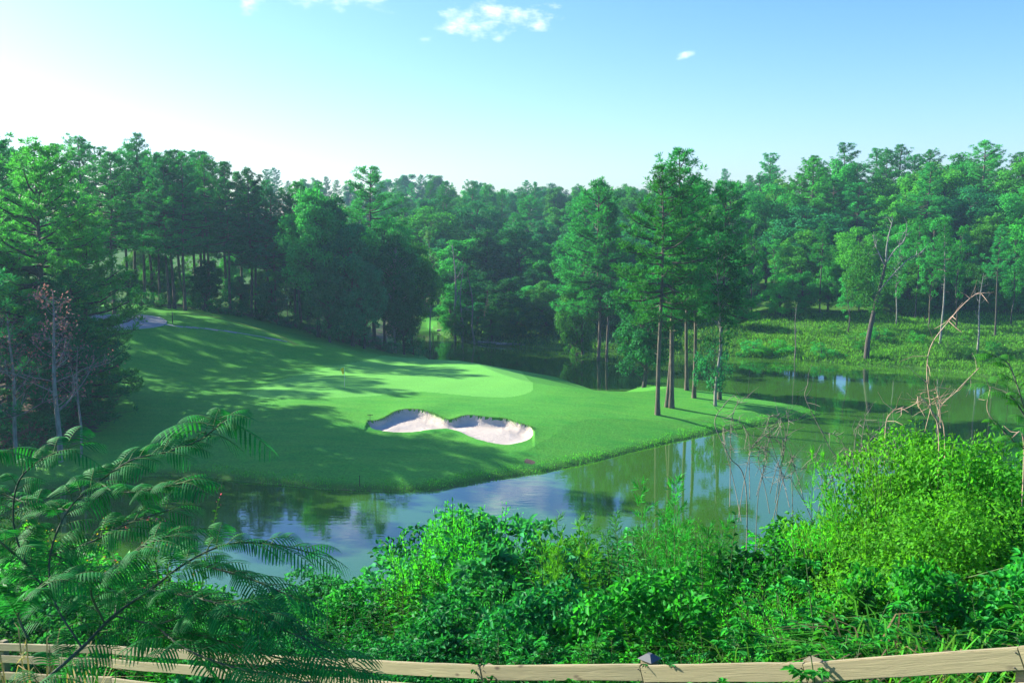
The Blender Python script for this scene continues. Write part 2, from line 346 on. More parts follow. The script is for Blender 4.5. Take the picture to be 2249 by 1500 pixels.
# ------------------------------------------------------------------ ground, putting green, bunker, cart path from one height field
def build_ground():
    Y = [0.0]
    while Y[-1] < 62: Y.append(Y[-1] + max(.12, (Y[-1] + 3) * .02))
    while Y[-1] < BY0 - .6: Y.append(Y[-1] + .3)
    while Y[-1] < BY1 + .8: Y.append(Y[-1] + .11)
    while Y[-1] < 142: Y.append(Y[-1] + .3)
    while Y[-1] < 3500: Y.append(Y[-1] * 1.022)
    Y = np.array([-30, -15, -6, -2] + Y)
    u0, u1 = bunker[:, 0].min() / (bunker[:, 1].mean() + 8) - .006, bunker[:, 0].max() / (bunker[:, 1].mean() + 8) + .006
    U = [-1.3]
    while U[-1] < 1.3:
        a = U[-1]; U.append(a + (.0011 if u0 < a < u1 else (.003 if abs(a) < .55 else .012)))
    U = np.array(U)
    UU, YY = np.meshgrid(U, Y); XX = UU * (np.abs(YY) + 8)
    x, y = XX.ravel(), YY.ravel()
    z = ground(x, y)
    nr, ncol = len(Y), len(U)
    i = np.arange(nr - 1)[:, None] * ncol; j = np.arange(ncol - 1)[None]
    f = np.stack([i + j, i + j + 1, i + ncol + j + 1, i + ncol + j], -1).reshape(-1, 4)
    cx, cy = x[f].mean(1), y[f].mean(1)
    reg = np.zeros(len(f), int)
    gpoly = dense(np.array([march(px, py, surf0)[:2] for px, py in [(530, 868), (600, 838), (700, 812), (800, 793), (900, 785), (1010, 786), (1090, 792), (1130, 806), (1150, 824), (1172, 845), (1172, 862), (1120, 874), (1040, 872), (960, 862), (900, 860), (840, 868), (760, 874), (640, 876), (560, 876)]]), 120)
    sg = sdf(gpoly, cx, cy)
    reg[sg > 0] = 1; reg[(sg <= 0) & (sg > -1.6)] = 2
    sb = sdf(bunker, cx, cy); reg[sb > 0] = 3
    pad = dense(np.array([march(px, py, surf0)[:2] for px, py in [(60, 712), (200, 694), (300, 692), (352, 698), (368, 708), (355, 717), (310, 723), (210, 729), (60, 738)]]), 80)
    pl = np.array([march(px, py, surf0)[:2] for px, py in [(350, 710), (380, 716), (440, 721), (520, 731), (580, 741), (625, 750)]])
    def dline(pl, X, Yv):
        d = np.full(X.shape, 1e9)
        for a, b in zip(pl[:-1], pl[1:]):
            e = b - a; t = np.clip(((X - a[0]) * e[0] + (Yv - a[1]) * e[1]) / (e @ e), 0, 1); d = np.minimum(d, np.hypot(X - a[0] - t * e[0], Yv - a[1] - t * e[1]))
        return d
    dl = dline(pl, cx, cy)
    reg[(sdf(pad, cx, cy) > 0) | (dl < .26)] = 4
    # attributes
    d = sdf(shore, x, y)
    px = F * x / np.maximum(y, .1) + 1124.5
    dirt = np.zeros(len(x)); straw = np.zeros(len(x)); rough = np.zeros(len(x))
    tp = dense(np.array([at_d(-900, 80), at_d(60, 80), at_d(215, 86), at_d(225, 95), at_d(235, 108), at_d(180, 120), at_d(-900, 130)]), 60)
    dirt = np.clip(.5 + sdf(tp, x, y) / 5, 0, 1)
    s1 = np.array([march(a, b, surf0)[:2] for a, b in [(400, 686), (470, 696), (540, 714), (600, 733), (650, 757)]])
    straw = np.clip(1.1 - dline(s1, x, y) / .35, 0, .75)
    fw = np.array([march(a, b, surf0)[:2] for a, b in [(300, 672), (500, 690), (620, 715), (740, 750), (870, 780)]])
    fwp = np.vstack([fw, [at_d(915, 172), at_d(925, 188)], [at_d(1400, 900), at_d(-4000, 900), at_d(-900, 140)]])
    sfw = sdf(fwp, x, y)
    near_litter = np.clip(1 - np.abs(sfw - 5) / 7, 0, 1) * (px < 950) * .75
    dirt = np.maximum(dirt, near_litter * (px > 180))
    far_right = ((y > 140) & (px > 960)) | ((y > 118) & (px > 1900))
    rough = np.where(far_right, 1.0, np.clip((sfw - 9) / 6, 0, 1) * (y > 120))
    rough = np.maximum(rough, np.clip((60 - y) / 4, 0, 1))
    rough = np.maximum(rough, np.clip(1.25 - d / .9, 0, 1) * (d > 0))
    bp = np.array([march(1163, 1013, surf0)[:2]])
    dirt = np.maximum(dirt, np.clip(1.4 - np.hypot((x - bp[0, 0]) / .55, (y - bp[0, 1]) / .5), 0, 1))
    dirt = np.maximum(dirt, .62 * np.exp(-((d - .02) / .22) ** 2))
    v = np.c_[x, y, z]
    def sub(name, rid, mat):
        ff = f[reg == rid]; u, inv = np.unique(ff, return_inverse=True); mb = MB(); mb.add(v[u], inv.reshape(-1, 4))
        me = mb.mesh(name, mat, smooth=True)
        for an, ar in (('dirt', dirt), ('rough', rough), ('straw', straw)):
            at = me.attributes.new(an, 'FLOAT', 'POINT'); at.data.foreach_set('value', ar[u].astype(np.float32))
        return tag(obj(name, me), kind='structure')
    sub('ground', 0, M['lawn']); sub('putting_green', 1, M['green']); sub('green_collar', 2, M['collar'])
    m, N, L, B = nodes('bunker_sand')
    tcd = N_(N, 'ShaderNodeTexCoord'); nz = N_(N, 'ShaderNodeTexNoise', Scale=2.2, Detail=8.0, Roughness=.7); L.new(tcd.outputs['Object'], nz.inputs['Vector'])
    L.new(mixc(N, L, nz.outputs[0], (.44, .36, .285), (.64, .555, .46)), B.inputs['Base Color']); B.inputs['Roughness'].default_value = .95
    bp_ = N_(N, 'ShaderNodeBump', Strength=.7, Distance=.12); L.new(nz.outputs[0], bp_.inputs['Height']); L.new(bp_.outputs[0], B.inputs['Normal'])
    sub('sand_bunker', 3, m)
    m, N, L, B = nodes('path_concrete')
    tcd = N_(N, 'ShaderNodeTexCoord'); nz = N_(N, 'ShaderNodeTexNoise', Scale=3.0, Detail=5.0); L.new(tcd.outputs['Object'], nz.inputs['Vector'])
    L.new(mixc(N, L, nz.outputs[0], (.24, .235, .25), (.36, .35, .36)), B.inputs['Base Color']); B.inputs['Roughness'].default_value = .9
    sub('cart_path', 4, m)
    # kerb round the end of the path
    e = pad[np.argsort(np.arctan2(pad[:, 1] - pad[:, 1].mean(), pad[:, 0] - pad[:, 0].mean()))]
    mb = MB(); q = np.vstack([e, e[:1]]); zq = ground(q[:, 0], q[:, 1]) + .03
    mb.tube(np.c_[q, zq], np.full(len(q), .07), 5)
    mk, N, L, B = nodes('kerb_concrete'); B.inputs['Base Color'].default_value = (.42, .42, .42, 1); B.inputs['Roughness'].default_value = .9
    tag(obj('path_kerb', mb.mesh('path_kerb', mk)), kind='structure')
    # water
    m, N, L, B = nodes('pond_water')
    for n in list(N):
        if n.type != 'OUTPUT_MATERIAL': N.remove(n)
    out = N['Material Output']
    tcd = N_(N, 'ShaderNodeTexCoord'); mp = N_(N, 'ShaderNodeMapping', Scale=(.6, 1.6, 1)); L.new(tcd.outputs['Object'], mp.inputs[0])
    n1 = N_(N, 'ShaderNodeTexNoise', Scale=1.3, Detail=3.0); L.new(mp.outputs[0], n1.inputs['Vector'])
    n0 = N_(N, 'ShaderNodeTexNoise', Scale=.03, Detail=2.0); L.new(tcd.outputs['Object'], n0.inputs['Vector'])
    bp_ = N_(N, 'ShaderNodeBump', Strength=.035, Distance=.1); L.new(n1.outputs[0], bp_.inputs['Height'])
    df = N_(N, 'ShaderNodeBsdfDiffuse'); L.new(mixc(N, L, n0.outputs[0], (.032, .11, .011), (.046, .14, .013)), df.inputs['Color'])
    gl = N_(N, 'ShaderNodeBsdfGlossy', Roughness=.02); gl.inputs['Color'].default_value = (.92, .97, 1, 1); L.new(bp_.outputs[0], gl.inputs['Normal'])
    fr = N_(N, 'ShaderNodeFresnel', IOR=1.75); L.new(bp_.outputs[0], fr.inputs['Normal'])
    ms = N_(N, 'ShaderNodeMixShader'); L.new(fr.outputs[0], ms.inputs[0]); L.new(df.outputs[0], ms.inputs[1]); L.new(gl.outputs[0], ms.inputs[2]); L.new(ms.outputs[0], out.inputs['Surface'])
    mb = MB(); mb.add([(-400, 30, 0), (900, 30, 0), (900, 210, 0), (-400, 210, 0)], [[0, 1, 2, 3]])
    tag(obj('pond_water', mb.mesh('pond_water', m)), kind='structure')
    return gpoly
gpoly = build_ground()

# ------------------------------------------------------------------ tree prototypes (real size, base at the origin)
def wobble(r, H, n, amp):
    t = np.linspace(0, 1, n); a = r.normal(0, 1, (3, 2))
    return np.c_[sum(np.sin(t * (k + 1) * 2.2 + a[k, 0] * 3) * a[k, 0] for k in range(3)) * amp, sum(np.sin(t * (k + 1) * 2.0 + a[k, 1] * 3) * a[k, 1] for k in range(3)) * amp, t * H] * np.c_[np.minimum(t * 3, 1), np.minimum(t * 3, 1), np.ones(n)]
def pine_proto(seed, H=24., fb=.5, Rm=4.3, nb=60, dens=32, r0=.2, clump=.66, dead=5):
    r = np.random.default_rng(seed); tr = MB(); cr = MB()
    tp = wobble(r, H, 16, .12); tt = np.linspace(0, 1, 16)
    tr.tube(tp, r0 * (1 - tt) ** .75 + .035 + .10 * np.exp(-tt * 40), 8)
    at = lambda t: np.array([np.interp(t, tt, tp[:, k]) for k in range(3)])
    for k in range(dead):                                   # old dead stubs under the crown
        t = r.uniform(fb * .6, fb); a = r.uniform(0, 6.28); L = r.uniform(.4, 1.4); p = at(t)
        tr.tube([p, p + np.array([math.cos(a), math.sin(a), .1]) * L], [.03, .012], 4)
    P, D = [], []
    for i in range(nb):
        s = (i + r.uniform(0, 1)) / nb; t = fb + (1 - fb) * s * .985
        a = i * 2.4 + r.normal(0, .5)
        L = Rm * (.45 + .75 * math.sin(min(1, s * 1.6 + .22) * 2.2)) * (1 - s) ** .42 * r.uniform(.55, 1.2)
        e = R(-14 + 52 * s + r.normal(0, 9))
        d = np.array([math.cos(a) * math.cos(e), math.sin(a) * math.cos(e), math.sin(e)]); p = at(t)
        side = np.array([-math.sin(a), math.cos(a), 0])
        q = np.array([p, p + d * L * .4 + [0, 0, -.04 * L], p + d * L * .75 + [0, 0, .0], p + d * L + [0, 0, .14 * L]]) + side * r.normal(0, .08 * L)
        q[0] = p
        cr_r = .018 + .016 * L
        tr.tube(q, [cr_r * 1.2, cr_r, cr_r * .6, .012], 4, 1)
        m = max(3, int(L / .34))
        for j in range(m):
            u = .3 + .7 * (j + r.uniform(0, 1)) / m
            c = np.array([np.interp(u, [0, .4, .75, 1], q[:, k]) for k in range(3)]); lat = r.normal(0, .2) * L * (1.1 - u * .5)
            c = c + side * lat + [0, 0, abs(r.normal(.1, .16))]
            if abs(lat) > .3: tr.tube([c - side * lat * .9 - d * .3, c], [.02, .01], 3, 1)
            nn = int(dens * r.uniform(.6, 1.3)); dd = unit(rand_dirs(r, nn) * .95 + d * .3 + np.array([0, 0, .55]))
            P.append(c + dd * clump * r.uniform(0, .35, (nn, 1))); D.append(dd)
    P = np.vstack(P); D = np.vstack(D); n = len(P)
    cr.leaves(P, D, rand_dirs(r, n), r.uniform(.6, 1.1, n) * clump * .7, r.uniform(.05, .10, n), .1)
    return dict(H=H, parts=[('trunk', tr.mesh('pine_trunk', M['bark'], M['bark_dark'], smooth=True)), ('crown', cr.mesh('pine_crown', M['pine']))])
def broad_proto(seed, H=18., six=False, tm='bark_dark', fb=.22, Rx=5.2, lumps=120, per=240, leaf=.36, r0=.22, flat=1., gap=.0, trunks=1):
    r = np.random.default_rng(seed); tr = MB(); cr = MB(); P, D, Nn = [], [], []
    for q in range(trunks):
        tp = wobble(r, H * .9, 12, .22); tt = np.linspace(0, 1, 12); tp[:, :2] += (r.normal(0, .3, 2) if q else 0) + tt[:, None] * (r.normal(0, .8, 2) if trunks > 1 else 0)
        tr.tube(tp, r0 * ((1 - tt) ** .8 + .18 + .4 * np.exp(-tt * 30)), 8)
    cz = H * (fb + 1) / 2; rz = H * (1 - fb) / 2
    for i in range(lumps):
        d = rand_dirs(r, 1)[0]; k = r.uniform(.3, 1.12) ** .6
        sh = 1 - .25 * max(0, d[2]); ir = r.uniform(.75, 1.12)
        c = np.array([d[0] * Rx * k * sh * ir, d[1] * Rx * k * sh * ir, cz + d[2] * rz * k * .92])
        lr = Rx * r.uniform(.12, .27)
        bt = np.clip((c[2] - 1.0 - .35 * np.hypot(c[0], c[1])) / (H * .9), .05, .9)
        b0 = np.array([np.interp(bt, tt, tp[:, j]) for j in range(3)])
        if np.linalg.norm(c - b0) > .8:
            mid = (b0 + c) / 2 + [0, 0, .2]; tr.tube([b0, mid, c], np.array([.07, .045, .015]) * min(1, r0 / .2), 4)
        n = int(per * r.uniform(.6, 1.3) * (lr / (Rx * .25)) ** 1.5)
        dd = rand_dirs(r, n); dd[:, 2] = np.abs(dd[:, 2]) * np.where(r.random(n) < .78, 1, -1)
        rr = r.uniform(.35, 1.08, (n, 1)) ** .6
        P.append(c + dd * lr * rr * [1, 1, .8 * flat]); Nn.append(unit(dd + rand_dirs(r, n) * .7 + [0, 0, .35])); D.append(unit(rand_dirs(r, n) + dd * .5 + [0, 0, -.35]))
    P = np.vstack(P); D = np.vstack(D); Nn = np.vstack(Nn); n = len(P)
    if gap: k = r.random(n) > gap; P, D, Nn = P[k], D[k], Nn[k]; n = len(P)
    cr.leaves(P, D, Nn, leaf * r.uniform(.7, 1.3, n), leaf * .62 * r.uniform(.7, 1.2, n), .15, six=six)
    return dict(H=H, parts=[('trunk', tr.mesh('tree_trunk', M['bark_dark'], smooth=True)), ('crown', cr.mesh('tree_crown', M['leaf']))])
def bare_proto(seed, H=14., r0=.16, nb=14, up=.6, spread=.3, twig=2, k=6, mat='deadwood', drytips=0):
    r = np.random.default_rng(seed); tr = MB(); P = []
    tp = wobble(r, H, 12, .16 if H > 9 else .05); tt = np.linspace(0, 1, 12)
    tr.tube(tp, r0 * (1 - tt) ** .8 + .02, k)
    def grow(p, d, L, rad, lev):
        q = [p]; dd = np.array(d)
        for _ in range(5): dd = unit(dd + r.normal(0, .16, 3) + [0, 0, .05]); q.append(q[-1] + dd * L / 5)
        tr.tube(q, np.linspace(rad, rad * .3, 6), 4 if lev else 5); P.append(q[-1]); P.append(q[-2])
        if lev < twig:
            for _ in range(3): i = r.integers(2, 6); grow(q[i], unit(dd + r.normal(0, .6, 3)), L * r.uniform(.3, .55), rad * .5, lev + 1)
    for i in range(nb):
        t = r.uniform(.3, .97); a = r.uniform(0, 6.28); p = np.array([np.interp(t, tt, tp[:, j]) for j in range(3)])
        grow(p, unit([math.cos(a), math.sin(a), up]), H * spread * (1.15 - t) * r.uniform(.5, 1.2), max(.02, r0 * .4 * (1.1 - t)), 0)
    parts = [('trunk', tr.mesh('bare_trunk', M[mat], smooth=True))]
    if drytips:
        P = np.array(P); P = P[r.integers(0, len(P), drytips)] + r.normal(0, .25, (drytips, 3)); cr = MB()
        cr.leaves(P, unit(rand_dirs(r, drytips) + [0, 0, -.8]), rand_dirs(r, drytips), r.uniform(.12, .24, drytips), .09, .3); parts.append(('dry_leaves', cr.mesh('dry_leaves', M['dry'])))
    return dict(H=H, parts=parts)

def put(proto, name, label, cat, px, D, top=None, H=None, group=None, w=1., rz=None, mats={}, base=None, sink=.15, lean=None):
    """stands a copy of proto on the ground; part materials may be swapped per object"""
    if base is not None: p = march(px, base, ground); x, y = p[0], p[1]
    else: x, y = at_d(px, D)
    z = gz(x, y) - sink
    if top is not None:
        dd = ray(px, top); H = (CAMZ + dd[2] * y / dd[1]) - z
    H = max(H, .3); s = H / proto['H']; k = w * s
    t = thing(name, label, cat, (x, y, z), random.uniform(0, 6.28) if rz is None else rz, (k, k, s), group)
    if lean: t.rotation_euler = (lean[0], lean[1], t.rotation_euler[2])
    for pn, me in proto['parts']:
        o = obj(pn, me, t)
        if pn in mats: o.material_slots[0].link = 'OBJECT'; o.material_slots[0].material = M[mats[pn]]
    return t
ORD = ['leftmost', 'second from left', 'third from left', 'fourth from left', 'fifth from left', 'sixth from left', 'seventh from left', 'eighth from left', 'ninth from left', 'tenth from left', 'eleventh from left', 'twelfth from left', 'thirteenth from left', 'fourteenth from left', 'fifteenth from left', 'sixteenth from left', 'seventeenth from left', 'eighteenth from left', 'nineteenth from left', 'twentieth from left']

PINE = [pine_proto(11, fb=.40, Rm=4.6), pine_proto(12, fb=.40, Rm=4.6, nb=62), pine_proto(13, fb=.36, Rm=4.8, nb=70), pine_proto(14, fb=.55, Rm=3.6, nb=48)]
PBIG = pine_proto(15, H=26, fb=.28, Rm=6.8, nb=100, dens=36, r0=.3)
PLOW = [pine_proto(21, H=17, fb=.08, Rm=4.6, nb=90, r0=.2, dead=0), pine_proto(22, H=15, fb=.05, Rm=4.4, nb=90, r0=.18, dead=0)]
BROAD = [broad_proto(31), broad_proto(32, Rx=6.0, lumps=130), broad_proto(33, Rx=4.4, H=19), broad_proto(34, Rx=4.6, H=16, fb=.06, lumps=120)]
THIN = [broad_proto(41, H=17, Rx=2.6, fb=.3, lumps=42, per=110, leaf=.27, r0=.11), broad_proto(42, H=15, Rx=2.4, fb=.2, lumps=40, per=100, leaf=.26, r0=.09)]
LOWB = [BROAD[3], broad_proto(35, H=14, Rx=5.0, fb=.0, lumps=120, per=230)]
BUSH = [broad_proto(51, H=3, Rx=2.1, fb=.0, lumps=30, per=90, leaf=.2, r0=.05), broad_proto(52, H=2.4, Rx=1.9, fb=.0, lumps=26, per=90, leaf=.18, r0=.05)]
SNAG = [bare_proto(61, nb=6, spread=.12), bare_proto(62, nb=12, spread=.25), bare_proto(63, H=9, r0=.07, nb=8, spread=.12, k=5)]
DRY = [bare_proto(71, H=9.5, r0=.13, nb=24, spread=.42, mat='bark_grey', drytips=700, twig=2)]
b_ = {'trunk': 'bark'}

# ---- pines on the point between green and pond (each placed by its foot)
isl = [
 (1474, 896, 336, PINE[1], 1.05, 'pine', 'pine_tree', 'tallest pine on the point, bare trunk rising above all others beside the green'),
 (1444, 911, 372, PINE[0], 1.0, 'pine', 'pine_tree', 'pine with straight bare trunk standing nearest the pond edge on the point'),
 (1524, 874, 398, PINE[1], .95, 'pine', 'pine_tree', 'tall pine with straight dark trunk right of the tallest pine on the point'),
 (1508, 857, 420, PINE[3], .95, 'pine_dark', 'pine_tree', 'slim pale trunked pine by the water behind the tallest pine'),
 (1312, 830, 402, PINE[2], 1.05, 'pine', 'pine_tree', 'thick pine with full dark crown behind the right end of the green'),
 (1331, 833, 452, PINE[0], .85, 'pine_dark', 'pine_tree', 'thin curved pine right of the thick pine behind the green'),
 (1281, 821, 428, PINE[2], 1.0, 'pine', 'pine_tree', 'pale green pine at the left end of the clump behind the green'),
]
for px, base, top, pr, w, m, nm, lab in isl:
    put(pr, nm, lab, 'pine tree', px, 0, top=top, base=base, w=w, mats={'crown': m}, group='pines on the point beside the green')
put(PINE[3], 'pine_tree', 'leaning pine sharing its foot with the tallest pine on the point', 'pine tree', 1464, 0, base=894, top=440, w=.95, mats={'crown': 'pine'}, lean=(R(1), R(-3.2)), group='pines on the point beside the green')
put(BROAD[3], 'leafy_tree', 'dark leafy tree with stout trunk and low crown among the point pines', 'tree', 1414, 0, base=851, top=560, w=.95, mats={'crown': 'leaf_dark'})
put(BROAD[3], 'leafy_tree', 'light green leafy tree with low hanging crown left of the point pines', 'tree', 1268, 0, base=818, top=600, w=.7, mats={'crown': 'leaf'})
put(THIN[0], 'leafy_tree', 'slender pale trunked tree with dark low foliage at the right of the point pines', 'tree', 1571, 0, base=892, top=470, w=1.0, mats={'crown': 'leaf_dark', 'trunk': 'bark_grey'})
put(PINE[0], 'pine_tree', 'bushy green pine rising behind the slender tree at the tip side of the point', 'pine tree', 1580, 0, base=878, top=405, w=.9, mats={'crown': 'pine'}, group='pines on the point beside the green')
put(BUSH[0], 'low_bush', 'dark low bush hugging the foot of the slender tree on the point', 'bush', 1567, 0, base=884, H=5.5, w=.55, mats={'crown': 'leaf_dark'}, sink=-1.0)

# ---- tree line on the left behind the grassy hill
tl = [(283, 662, 338), (318, 668, 300), (335, 664, 352), (353, 674, 345), (372, 678, 352), (384, 678, 338), (407, 682, 342), (434, 664, 356), (452, 674, 338), (461, 679, 348), (506, 690, 362), (552, 696, 376), (562, 690, 400), (592, 702, 402), (606, 708, 420), (662, 722, 405), (648, 716, 436)]
for i, (px, base, top) in enumerate(tl):
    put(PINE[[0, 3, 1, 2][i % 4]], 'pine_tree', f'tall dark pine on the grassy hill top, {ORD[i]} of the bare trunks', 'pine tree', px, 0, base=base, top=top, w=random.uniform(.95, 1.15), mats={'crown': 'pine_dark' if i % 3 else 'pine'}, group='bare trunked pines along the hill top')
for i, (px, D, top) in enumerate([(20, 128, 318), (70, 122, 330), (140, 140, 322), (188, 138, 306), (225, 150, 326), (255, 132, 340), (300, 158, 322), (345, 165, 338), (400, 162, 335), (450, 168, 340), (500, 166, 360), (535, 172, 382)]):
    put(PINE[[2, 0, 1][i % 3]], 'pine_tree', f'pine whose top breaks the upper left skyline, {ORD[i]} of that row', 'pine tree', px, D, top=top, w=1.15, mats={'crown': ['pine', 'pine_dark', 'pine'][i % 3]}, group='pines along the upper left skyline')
right_of = [(700, 741, 404, 0, 'leaf'), (742, 748, 432, 2, 'leaf_dark'), (775, 760, 480, 3, 'leaf_dark'), (822, 755, 372, -1, 'pine'), (846, 764, 470, 1, 'leaf'), (868, 775, 510, 2, 'leaf_dark'), (905, 770, 520, 0, 'leaf'), (945, 778, 500, 2, 'leaf_grey'), (800, 766, 560, 3, 'leaf_dark'), (725, 752, 560, 3, 'leaf_dark'), (888, 779, 600, 3, 'leaf_dark')]
labs = ['bright topped leafy tree where the hill tree line begins to drop', 'dark leafy tree right of the bright topped tree by the slope', 'very dark dense tree with foliage near the ground above the green', 'lone pine sticking up above leafy trees behind the green', 'mid green leafy tree beside the lone pine behind the green', 'leafy tree with pale trunk at the foot of the tree line', 'leafy tree leaning over the cove behind the green', 'thin grey green tree with pale trunk at the very end of the tree line', 'dark shrubby tree in front of the lone pine', 'dark shrubby tree at the lower edge of the hill tree line', 'small dark tree beside the pale trunk at the back of the green']
for (px, base, top, s, m), lab in zip(right_of, labs):
    pr = PINE[0] if s < 0 else (THIN[0] if m == 'leaf_grey' else BROAD[s])
    put(pr, 'pine_tree' if s < 0 else 'leafy_tree', lab, 'pine tree' if s < 0 else 'tree', px, 0, base=base, top=top, w=1.2 if s < 0 else .82, mats={'crown': m, 'trunk': 'bark_grey' if px in (868, 945) else 'bark_dark'})
for i, (px, D, top) in enumerate([(470, 172, 520), (590, 158, 480), (640, 165, 470), (560, 176, 470), (690, 168, 450), (740, 172, 440), (790, 166, 450), (420, 176, 545), (505, 180, 560), (620, 180, 540), (340, 175, 560), (310, 185, 545), (375, 190, 550), (445, 188, 545), (530, 190, 540), (575, 185, 545), (650, 182, 520), (300, 170, 590), (410, 172, 590), (480, 170, 600), (600, 172, 600), (360, 168, 600)]):
    put([THIN[0], THIN[1], BROAD[0]][i % 3], 'leafy_tree', f'slim leafy tree seen between the hill trunks, {(ORD[i] if i < 11 else "low in the bright gap")}', 'tree', px, D, top=top, w=.9 if i < 11 else 1.25, mats={'crown': 'leaf_light' if i % 2 else 'leaf'}, group='slim leafy trees behind the hill trunks')
for i, (px, base, h) in enumerate([(310, 676, 3.0), (345, 678, 2.4), (425, 682, 2.2), (450, 686, 3.2), (485, 692, 2.8), (520, 697, 2.6), (575, 708, 2.4), (610, 716, 2.6), (640, 724, 2.4), (680, 735, 2.6), (715, 745, 2.6), (755, 755, 2.6), (790, 762, 2.5), (835, 772, 2.3), (860, 779, 2.0), (910, 782, 3.0)]):
    put(BUSH[i % 2], 'low_bush', f'dark bush along the foot of the hill tree line, {ORD[i]}', 'bush', px, 0, base=base - 3, H=h, w=1.0, mats={'crown': 'leaf_dark'}, group='dark bushes under the hill tree line')

g_ = random.Random(41)
for i, px in enumerate(range(296, 740, 26)):
    k = i % 3; q = px + g_.uniform(-10, 10); dd = 146 + g_.uniform(0, 12) + max(0, (px - 560) * .02)
    put(LOWB[i % 2] if k != 1 else THIN[1], 'leafy_tree', 'small leafy understorey tree behind the bare hill trunks', 'tree', q, dd, H=g_.uniform(4.5, 9), w=g_.uniform(.85, 1.3), mats={'crown': ['leaf_dark', 'leaf', 'leaf'][k]}, group='understorey trees behind the hill trunks')
# ---- big trees at the left edge
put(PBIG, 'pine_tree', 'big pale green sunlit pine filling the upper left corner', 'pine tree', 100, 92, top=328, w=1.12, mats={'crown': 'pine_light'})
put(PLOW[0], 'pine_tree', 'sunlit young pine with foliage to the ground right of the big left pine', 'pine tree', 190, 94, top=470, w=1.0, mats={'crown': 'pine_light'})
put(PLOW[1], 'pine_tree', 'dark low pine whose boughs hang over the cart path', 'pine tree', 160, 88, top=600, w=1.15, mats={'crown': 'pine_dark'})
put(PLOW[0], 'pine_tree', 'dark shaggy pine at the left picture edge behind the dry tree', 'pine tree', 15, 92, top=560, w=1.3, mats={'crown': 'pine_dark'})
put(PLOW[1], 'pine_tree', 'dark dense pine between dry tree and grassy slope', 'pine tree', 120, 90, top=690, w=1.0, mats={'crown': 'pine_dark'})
put(PBIG, 'pine_tree', 'tall dark pine cut off by the left picture edge', 'pine tree', -20, 104, top=300, w=1.3, mats={'crown': 'pine'})
put(DRY[0], 'dry_tree', 'grey dying tree with pinkish dry leaves in front of dark pines', 'dead tree', 118, 79, top=640, w=1.1)
put(DRY[0], 'dry_tree', 'smaller dying tree with dry leaves at the left picture edge', 'dead tree', 22, 79, top=690, w=1.0)
put(SNAG[1], 'bare_tree', 'thin bare grey tree at the foot of the grassy slope on the left', 'dead tree', 165, 80, top=760, w=1.0, mats={'trunk': 'bark_grey'})
put(PLOW[0], 'pine_tree', 'dark low pine at the back of the bare earth under the left pines', 'pine tree', 60, 96, top=640, w=1.2, mats={'crown': 'pine_dark'})
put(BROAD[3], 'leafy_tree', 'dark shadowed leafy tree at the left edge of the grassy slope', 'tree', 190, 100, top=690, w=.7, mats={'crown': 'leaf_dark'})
put(BUSH[0], 'low_bush', 'dark undergrowth bush on the bare earth under the left pines', 'bush', 50, 82, H=3.5, w=1.3, mats={'crown': 'leaf_dark'})
for i, (px, D, top) in enumerate([(-150, 80, 420), (-260, 96, 330), (-420, 80, 380), (-120, 120, 320), (-330, 130, 300), (-600, 100, 330), (-130, 140, 300), (-220, 155, 300), (-300, 148, 290), (-390, 160, 290), (-480, 150, 280), (-580, 165, 290), (-170, 168, 300), (-700, 150, 280)]):  # mostly out of view; the farther pines are added to shade the hill
    put(PINE[2] if i % 2 else PLOW[0], 'pine_tree', 'dark, mostly unseen pine past the left picture edge, shading the hill', 'pine tree', px, D, top=top, w=1.2, mats={'crown': 'pine_dark'}, group='pines past the left picture edge')

# ---- wooded hillside in the middle, far ridge, wooded right bank
def forest(rows, name_fn, group, seed):
    r = random.Random(seed)
    for (D, x0, x1, step, H0, H1, kinds, mats) in rows:
        px = x0
        while px < x1:
            q = px + r.uniform(-.3, .3) * step; k = r.choice(kinds); pr = {'b': BROAD, 'p': PINE, 't': THIN, 's': LOWB}[k]; pr = pr[r.randrange(len(pr))]
            dd = D * r.uniform(.965, 1.035); m = r.choice(mats); m = m if k != 'p' else {'leaf': 'pine', 'leaf_light': 'pine_light', 'leaf_dark': 'pine_dark', 'leaf_grey': 'pine'}[m]
            h = r.uniform(H0, H1) * (1.12 if k == 'p' else 1)
            put(pr, 'pine_tree' if k == 'p' else 'leafy_tree', name_fn(q, D, k, m), 'pine tree' if k == 'p' else 'tree', q, dd, H=h, w=r.uniform(1.1, 1.5) if D < 260 else r.uniform(.85, 1.15), mats={'crown': m}, group=group)
            px += step
def shade(m): return {'pine': 'dark green', 'pine_light': 'pale green', 'pine_dark': 'blackish green', 'leaf': 'mid green', 'leaf_light': 'light green', 'leaf_dark': 'dark green', 'leaf_grey': 'greyish green'}[m]
def zone_mid(q, D, k, m):
    w = 'left of the grey snags' if q < 985 else ('right above the grey snags' if q < 1080 else ('left of the point pines' if q < 1240 else 'showing behind the point pines'))
    h = 'by the cove shore' if D < 185 else ('low on the middle hillside' if D < 225 else ('half way up the middle hillside' if D < 285 else 'on the crest of the middle hillside'))
    return f'{shade(m)} {"pine" if k == "p" else "leafy tree"} {h}, {w}'
